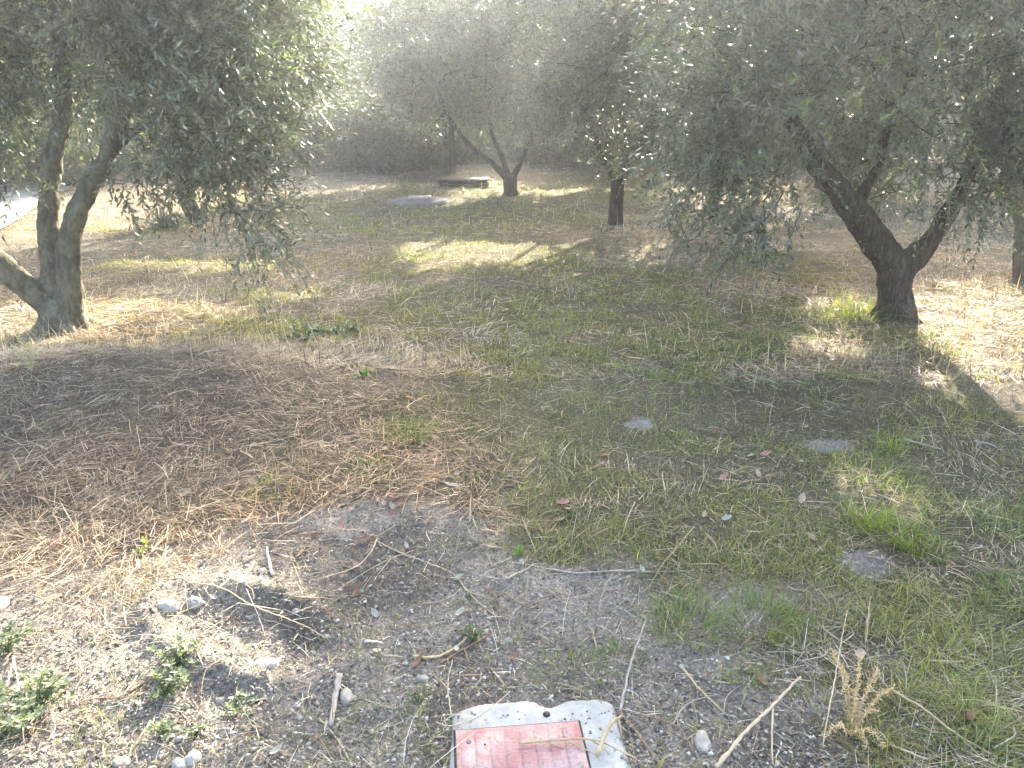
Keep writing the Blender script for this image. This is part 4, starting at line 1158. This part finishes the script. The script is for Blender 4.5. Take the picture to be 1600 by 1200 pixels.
# ------------------------------------------------------------------ fallen leaves
def dead_leaf(label, px, py, L, W, c, rot, curl=0.5, group=None, loc=None, lobed=False, lift=0.012):
    nu, nv = 9, 5
    V = []
    for i in range(nu):
        t = i / (nu - 1); w = W * math.sin(math.pi * min(1, t * 0.93 + 0.05)) ** 0.8
        if lobed: w *= 0.65 + 0.5 * abs(math.sin(t * 9))
        for j in range(nv):
            s = (j / (nv - 1) - 0.5) * 2
            V.append((L * (t - .5), s * w / 2, curl * L * (0.35 * (t - .5) ** 2 * 2 + 0.25 * (s * w / L) ** 2 * 2) + random.uniform(-.03, .03) * W))
    F = [(i * nv + j, (i + 1) * nv + j, (i + 1) * nv + j + 1, i * nv + j + 1) for i in range(nu - 1) for j in range(nv - 1)]
    V = np.array(V); col = np.array(c) * (0.75 + 0.5 * rng.random((len(V), 1)))
    g_ = Geo(); g_.add(V, [np.array(F)], col)
    tube_geo(g_, [np.array([-L * .5, 0, curl * L * .17]), np.array([-L * .66, 0.003, curl * L * .1])], [0.0010, 0.0008], 5, np.array(c) * .7)
    o = g_.build('fallen_leaf', M['deadleaf'], smooth=True)
    p = ground_at(px, py) if loc is None else loc
    o.location = (p[0], p[1], p[2] + lift); o.rotation_euler = (random.uniform(-.35, .35), random.uniform(-.35, .35), rot)
    return tag(o, label, 'leaf', group)
OR, PK, TN, WH, BR = (0.48, 0.24, 0.08), (0.36, 0.20, 0.16), (0.38, 0.30, 0.21), (0.37, 0.35, 0.29), (0.20, 0.11, 0.07)
for lb, px, py, L, W, c, r_, lo in [
    ('bright orange curled leaf left of the dark green tuft', 640, 625, .05, .03, OR, .4, False),
    ('pale pinkish leaf beside the bright orange one', 622, 632, .06, .04, TN, 2.0, True),
    ('small orange leaf among the pale dry leaves, centre left', 598, 718, .035, .025, OR, 1.1, False),
    ('pale torn leaf under the small orange one', 610, 738, .06, .035, TN, .2, True),
    ('tan leaf standing above the small orange one', 603, 706, .06, .03, TN, 1.6, True),
    ('long pale grey leaf lying at the edge of the burnt ground', 708, 762, .09, .028, WH, .1, False),
    ('rust coloured leaf on the hay left of centre', 483, 667, .055, .045, PK, .5, False),
    ('brown leaf curled at the edge of the burnt patch', 628, 790, .06, .035, BR, 1.2, True),
    ('pale tan leaf below the rust coloured one', 465, 684, .05, .03, TN, 2.6, True),
    ('pinkish dry leaf right of centre over the brown litter', 880, 790, .06, .04, PK, .3, True),
    ('light tan leaf beneath the pinkish one', 886, 800, .045, .03, TN, 1.4, True),
    ('pale ragged leaf in the grass above the dried weed', 1343, 1028, .045, .035, TN, 1.0, True),
    ('whitish leaf lying in the grass, upper right of the bare earth', 1135, 814, .045, .030, WH, .1, True),
    ('small tan leaf left of the whitish one', 1100, 808, .04, .018, TN, 1.1, False),
    ('tan leaf high in the litter near the left trunk', 300, 530, .08, .05, TN, .4, True),
    ('white leaf in the litter right of the left trunk', 172, 510, .10, .04, WH, .7, False),
    ('pale leaf in the brown litter left of centre', 560, 622, .07, .03, WH, 2.8, False),
    ('yellow leaf lying at the lower right end of the pale stalks', 946, 716, .04, .03, OR, .2, False),
    ('rust leaf near the bottom right corner', 1515, 1125, .04, .025, BR, .8, False)]:
    dead_leaf(lb, px, py, L * 0.9, W * 0.9, c, r_, 0.7, None, None, lo)
pl = [dead_leaf('small brown dry leaf scattered in the litter', 400 + 40 * i, 640 + 30 * i, .035, .018, c, i, .8, 'small dry leaves scattered in the litter', lobed=i % 2 == 0) for i, c in enumerate((BR, TN, PK, WH, BR, TN))]
for k_ in range(170):
    px, py = random.uniform(0, 1300), random.uniform(430, 900) if k_ % 3 else random.uniform(500, 1180)
    if (690 < px < 1000 and py > 1080): continue
    p = ground_at(px, py); o = pl[k_ % 6].copy(); COL.objects.link(o); s = random.uniform(.5, 1.5)
    o.location = (p[0], p[1], p[2] + 0.012); o.scale = (s, s, s); o.rotation_euler = (random.uniform(-.6, .6), random.uniform(-.6, .6), random.random() * 6.28)

# ------------------------------------------------------------------ weeds and tufts
def weed(label, px, py, r, n, cols, leaf=0.022, h=0.05, group=None, name='leafy_weed', cat='weed'):
    r = r * 0.85; leaf = leaf * 0.78 if leaf < .03 else leaf; n = int(n * 1.25)
    p = ground_at(px, py); root = empty(name, tuple(p), label, cat, group)
    gs, gl = Geo(), Geo()
    for k in range(n):
        a = rng.random() * 6.283; d = np.array([math.cos(a), math.sin(a), 0]); l = r * (0.35 + 0.65 * rng.random())
        hh = h * (0.4 + 0.8 * rng.random())
        q = resample([np.zeros(3), d * l * .45 + [0, 0, hh * .7], d * l + [0, 0, hh]], 0.015)
        tube_geo(gs, q, np.linspace(0.0016, 0.0008, len(q)), 5, np.array([0.14, 0.16, 0.07]))
        m = len(q)
        idx = np.arange(max(1, m // 3), m)
        B = np.repeat(q[idx], 3, 0); c = len(B)
        D = unit(rng.normal(size=(c, 3)) + [0, 0, .35] + d * .5); Nn = unit(rng.normal(size=(c, 3)) * .5 + [0, 0, 1])
        leaf_faces(gl, B, D, Nn, leaf * 0.85 * (0.6 + .7 * rng.random(c)), leaf * .42 * (0.7 + .5 * rng.random(c)), pick(cols, c, .3), True)
        c = 5; B = np.repeat(q[-1:], c, 0); aa = np.arange(c) * 1.257 + a
        D = unit(np.stack([np.cos(aa), np.sin(aa), np.full(c, .45)], -1)); Nn = unit(np.stack([-np.cos(aa) * .4, -np.sin(aa) * .4, np.ones(c)], -1))
        leaf_faces(gl, B, D, Nn, leaf * (0.8 + .5 * rng.random(c)), leaf * .45 * np.ones(c), pick(cols, c, .2), True)
    gs.build('stem', M['grass'], root); gl.build('leaves', M['leafy'], root)
    return root
WG = [(0.14, 0.17, 0.095), (0.18, 0.205, 0.12), (0.105, 0.135, 0.075), (0.21, 0.23, 0.145)]
weed('sunlit leafy weed below the small hollow', 275, 1045, 0.085, 16, WG)
weed('grey green leafy weed just below the sunlit one', 258, 1088, 0.07, 12, WG)
weed('big leafy weed in the lower left corner', 62, 1108, 0.11, 18, WG, 0.026, .07)
weed('pale green leafy weed at the left edge, bottom', 8, 1150, 0.09, 14, WG, .026, .06)
weed('sunlit leafy weed at the left edge above the big one', 14, 1020, 0.08, 14, WG, .024, .07)
weed('small dark weed right of the grey green one', 372, 1112, 0.055, 9, WG, .016, .03)
weed('small weed at the bottom left of the stones', 252, 1148, 0.045, 7, WG, .018, .03)
weed('tiny weed above the rounded bottom stone', 305, 1150, 0.035, 6, WG, .015, .03)
weed('small green weed in the centre beside the yellow stalk', 738, 1002, 0.045, 10, [(0.07, .12, .05), (.09, .14, .06)], .014, .05)
weed('tiny bright green two leaved sprout on the bare earth', 812, 868, 0.018, 2, [(0.15, .26, .04)], .024, .02, name='sprout', cat='sprout')
weed('yellow green sprout at the upper left of the chips', 226, 866, 0.045, 4, [(0.25, .32, .05)], .018, .05, name='sprout', cat='sprout')
weed('small weed growing left of the white surround', 655, 1100, 0.06, 8, WG, .011, .03)
weed('low dark leafy weed in the litter up left of centre', 480, 528, 0.20, 14, [(0.06, .11, .04), (.08, .14, .05)], .035, .04)
weed('dark leafy weed right of the low one in the litter', 540, 520, 0.15, 12, [(0.06, .11, .04), (.08, .14, .05)], .032, .04)
weed('small bright green leaf clump in the hay', 562, 590, 0.05, 4, [(0.12, .24, .04)], .030, .03)
def tuft(label, px, py, n, L, spread, cols=GREENS, W=0.0032, lean=(0.0, 0.6)):
    p = ground_at(px, py)
    return strap_plant('grass_tuft', label, 'grass tuft', p, n, L, W, M['grass'], cols, lean, spread=spread)
BG = [(0.13, 0.20, 0.045), (0.17, 0.23, 0.06), (0.10, 0.155, 0.04), (0.20, 0.21, 0.09)]
YB = [(0.26, 0.30, 0.06), (0.20, 0.27, 0.05)]
tuft('dense dark green grass tuft at the edge of the hay', 636, 682, 240, 0.11, 0.10, BG, .004)
tuft('green grass tuft above the burnt patch', 575, 735, 150, 0.08, 0.09, BG, .003)
tuft('yellow green low tuft at the top of the burnt patch', 425, 765, 190, 0.05, 0.10, YB, .003)
tuft('bright green tuft in the grass right of the bare earth', 1075, 985, 170, 0.12, 0.10, BG)
tuft('tall green tuft right of the bright one', 1185, 975, 170, 0.12, 0.11, BG)
tuft('sunlit bright green tuft on the right', 1352, 815, 120, 0.12, 0.07, YB)
tuft('second sunlit bright tuft, just right of the first', 1402, 838, 150, 0.12, 0.09, YB)
tuft('green tuft below the two sunlit ones', 1440, 860, 130, 0.10, 0.08, BG)
tuft('tall bright tuft growing left of the grey fallen stick', 1398, 705, 60, 0.14, 0.05, YB)
tuft('wide green tuft below the sunken slab on the right', 1370, 745, 150, 0.11, 0.16, BG)
tuft('tall sunlit grass against the left of the forked trunk', 1345, 492, 150, 0.20, 0.20, YB, .006)
tuft('low sunlit grass further left of the forked trunk', 1290, 497, 120, 0.14, 0.20, YB, .006)
tuft('green tuft at the right foot of the forked trunk', 1455, 545, 110, 0.12, 0.20, BG, .005)
tuft('thin green tuft below the centre weeds', 890, 1055, 130, 0.06, 0.10, BG, .0024)
tuft('small green tuft right of the thin one', 970, 1030, 90, 0.06, 0.06, BG, .0024)
tuft('small tuft under the lower edge of the straight tan stalk', 1160, 1060, 60, 0.06, 0.04, BG, .0024)
tuft('tuft at the right edge of the picture, halfway down the grass', 1585, 930, 120, 0.09, 0.10, BG)
tuft('green tuft near the sunken slab right of centre', 1065, 700, 120, 0.07, 0.12, BG)
tuft('tuft in the bottom right corner', 1510, 1190, 110, 0.09, 0.08, BG)
tuft('dark tuft in the middle of the clearing', 1065, 470, 90, 0.09, 0.14, BG, .005)
tuft('green tuft right of the sunlit streak', 860, 410, 170, 0.08, 0.45, BG, .008)
tuft('low tuft at the left of the sunlit streak', 640, 400, 150, 0.08, 0.35, BG, .008)

# dried feathery weed at the bottom right
p = ground_at(1330, 1150)
dw = empty('dried_weed', tuple(p), 'pale feathery dried weed at the bottom right', 'dried weed')
gs, gl = Geo(), Geo()
for (ex_, ey_) in ((1295, 1040), (1340, 1045), (1365, 1075), (1370, 1130), (1390, 1100), (1350, 1190), (1280, 1185), (1310, 1060), (1375, 1185), (1330, 1100)):
    e = ground_at(ex_, ey_) - p; e[2] += 0.03 + 0.04 * random.random()
    q = resample([np.zeros(3), e * .5 + [0, 0, .035], e], 0.008)
    tube_geo(gs, q, np.linspace(.0018, .0007, len(q)), 5, np.array([0.42, .32, .18]))
    B = np.repeat(q[2:], 9, 0); c = len(B)
    leaf_faces(gl, B, unit(rng.normal(size=(c, 3)) + [0, 0, .1]), unit(rng.normal(size=(c, 3))), .004 + .014 * rng.random(c), np.full(c, .0022), pick([(0.60, .46, .25), (.48, .35, .17), (.66, .54, .34)], c, .2), False)
gs.build('stem', M['twig'], dw); gl.build('seed_heads', M['straw'], dw)
# feathery pale weed by the left trunk
p = ground_at(50, 580)
dw = empty('dried_weed', tuple(p), 'short pale spiky dried weed in front of the left trunk', 'dried weed')
gs, gl = Geo(), Geo()
for (ex_, h_) in ((40, .16), (52, .10), (68, .13), (30, .08)):
    e = ground_at(ex_, 570) - p; e[2] += h_
    q = resample([np.zeros(3), e * .5 + [0, 0, .01], e], 0.012)
    tube_geo(gs, q, np.linspace(.0025, .001, len(q)), 5, np.array([0.42, .36, .20]))
    B = np.repeat(q[2:], 8, 0); c = len(B)
    leaf_faces(gl, B, unit(rng.normal(size=(c, 3)) + [0, 0, .3]), unit(rng.normal(size=(c, 3))), .012 + .02 * rng.random(c), np.full(c, .004), pick([(0.50, .46, .27), (.44, .40, .2)], c, .2), False)
gs.build('stem', M['twig'], dw); gl.build('seed_heads', M['straw'], dw)

# ------------------------------------------------------------------ haze volume, added to imitate the veiling glare of the sun
if HAZE_DENSITY > 0:
    zs = Z.min() - 1.0
    top = 15.5
    gh = Geo(); box_geo(gh, -90, 90, -20, 96, zs, top, 0.001)
    N = Nodes('haze')
    v = N.n('ShaderNodeVolumePrincipled')
    v.inputs['Density'].default_value = HAZE_DENSITY; v.inputs['Anisotropy'].default_value = HAZE_G
    v.inputs['Color'].default_value = rgb(0.86, 0.92, 1.0)
    N.l(v.outputs[0], N.out.inputs['Volume'])
    tag(gh.build('haze', N.m), 'pale haze added to imitate the veiling glare of the sun', 'haze', kind='stuff')
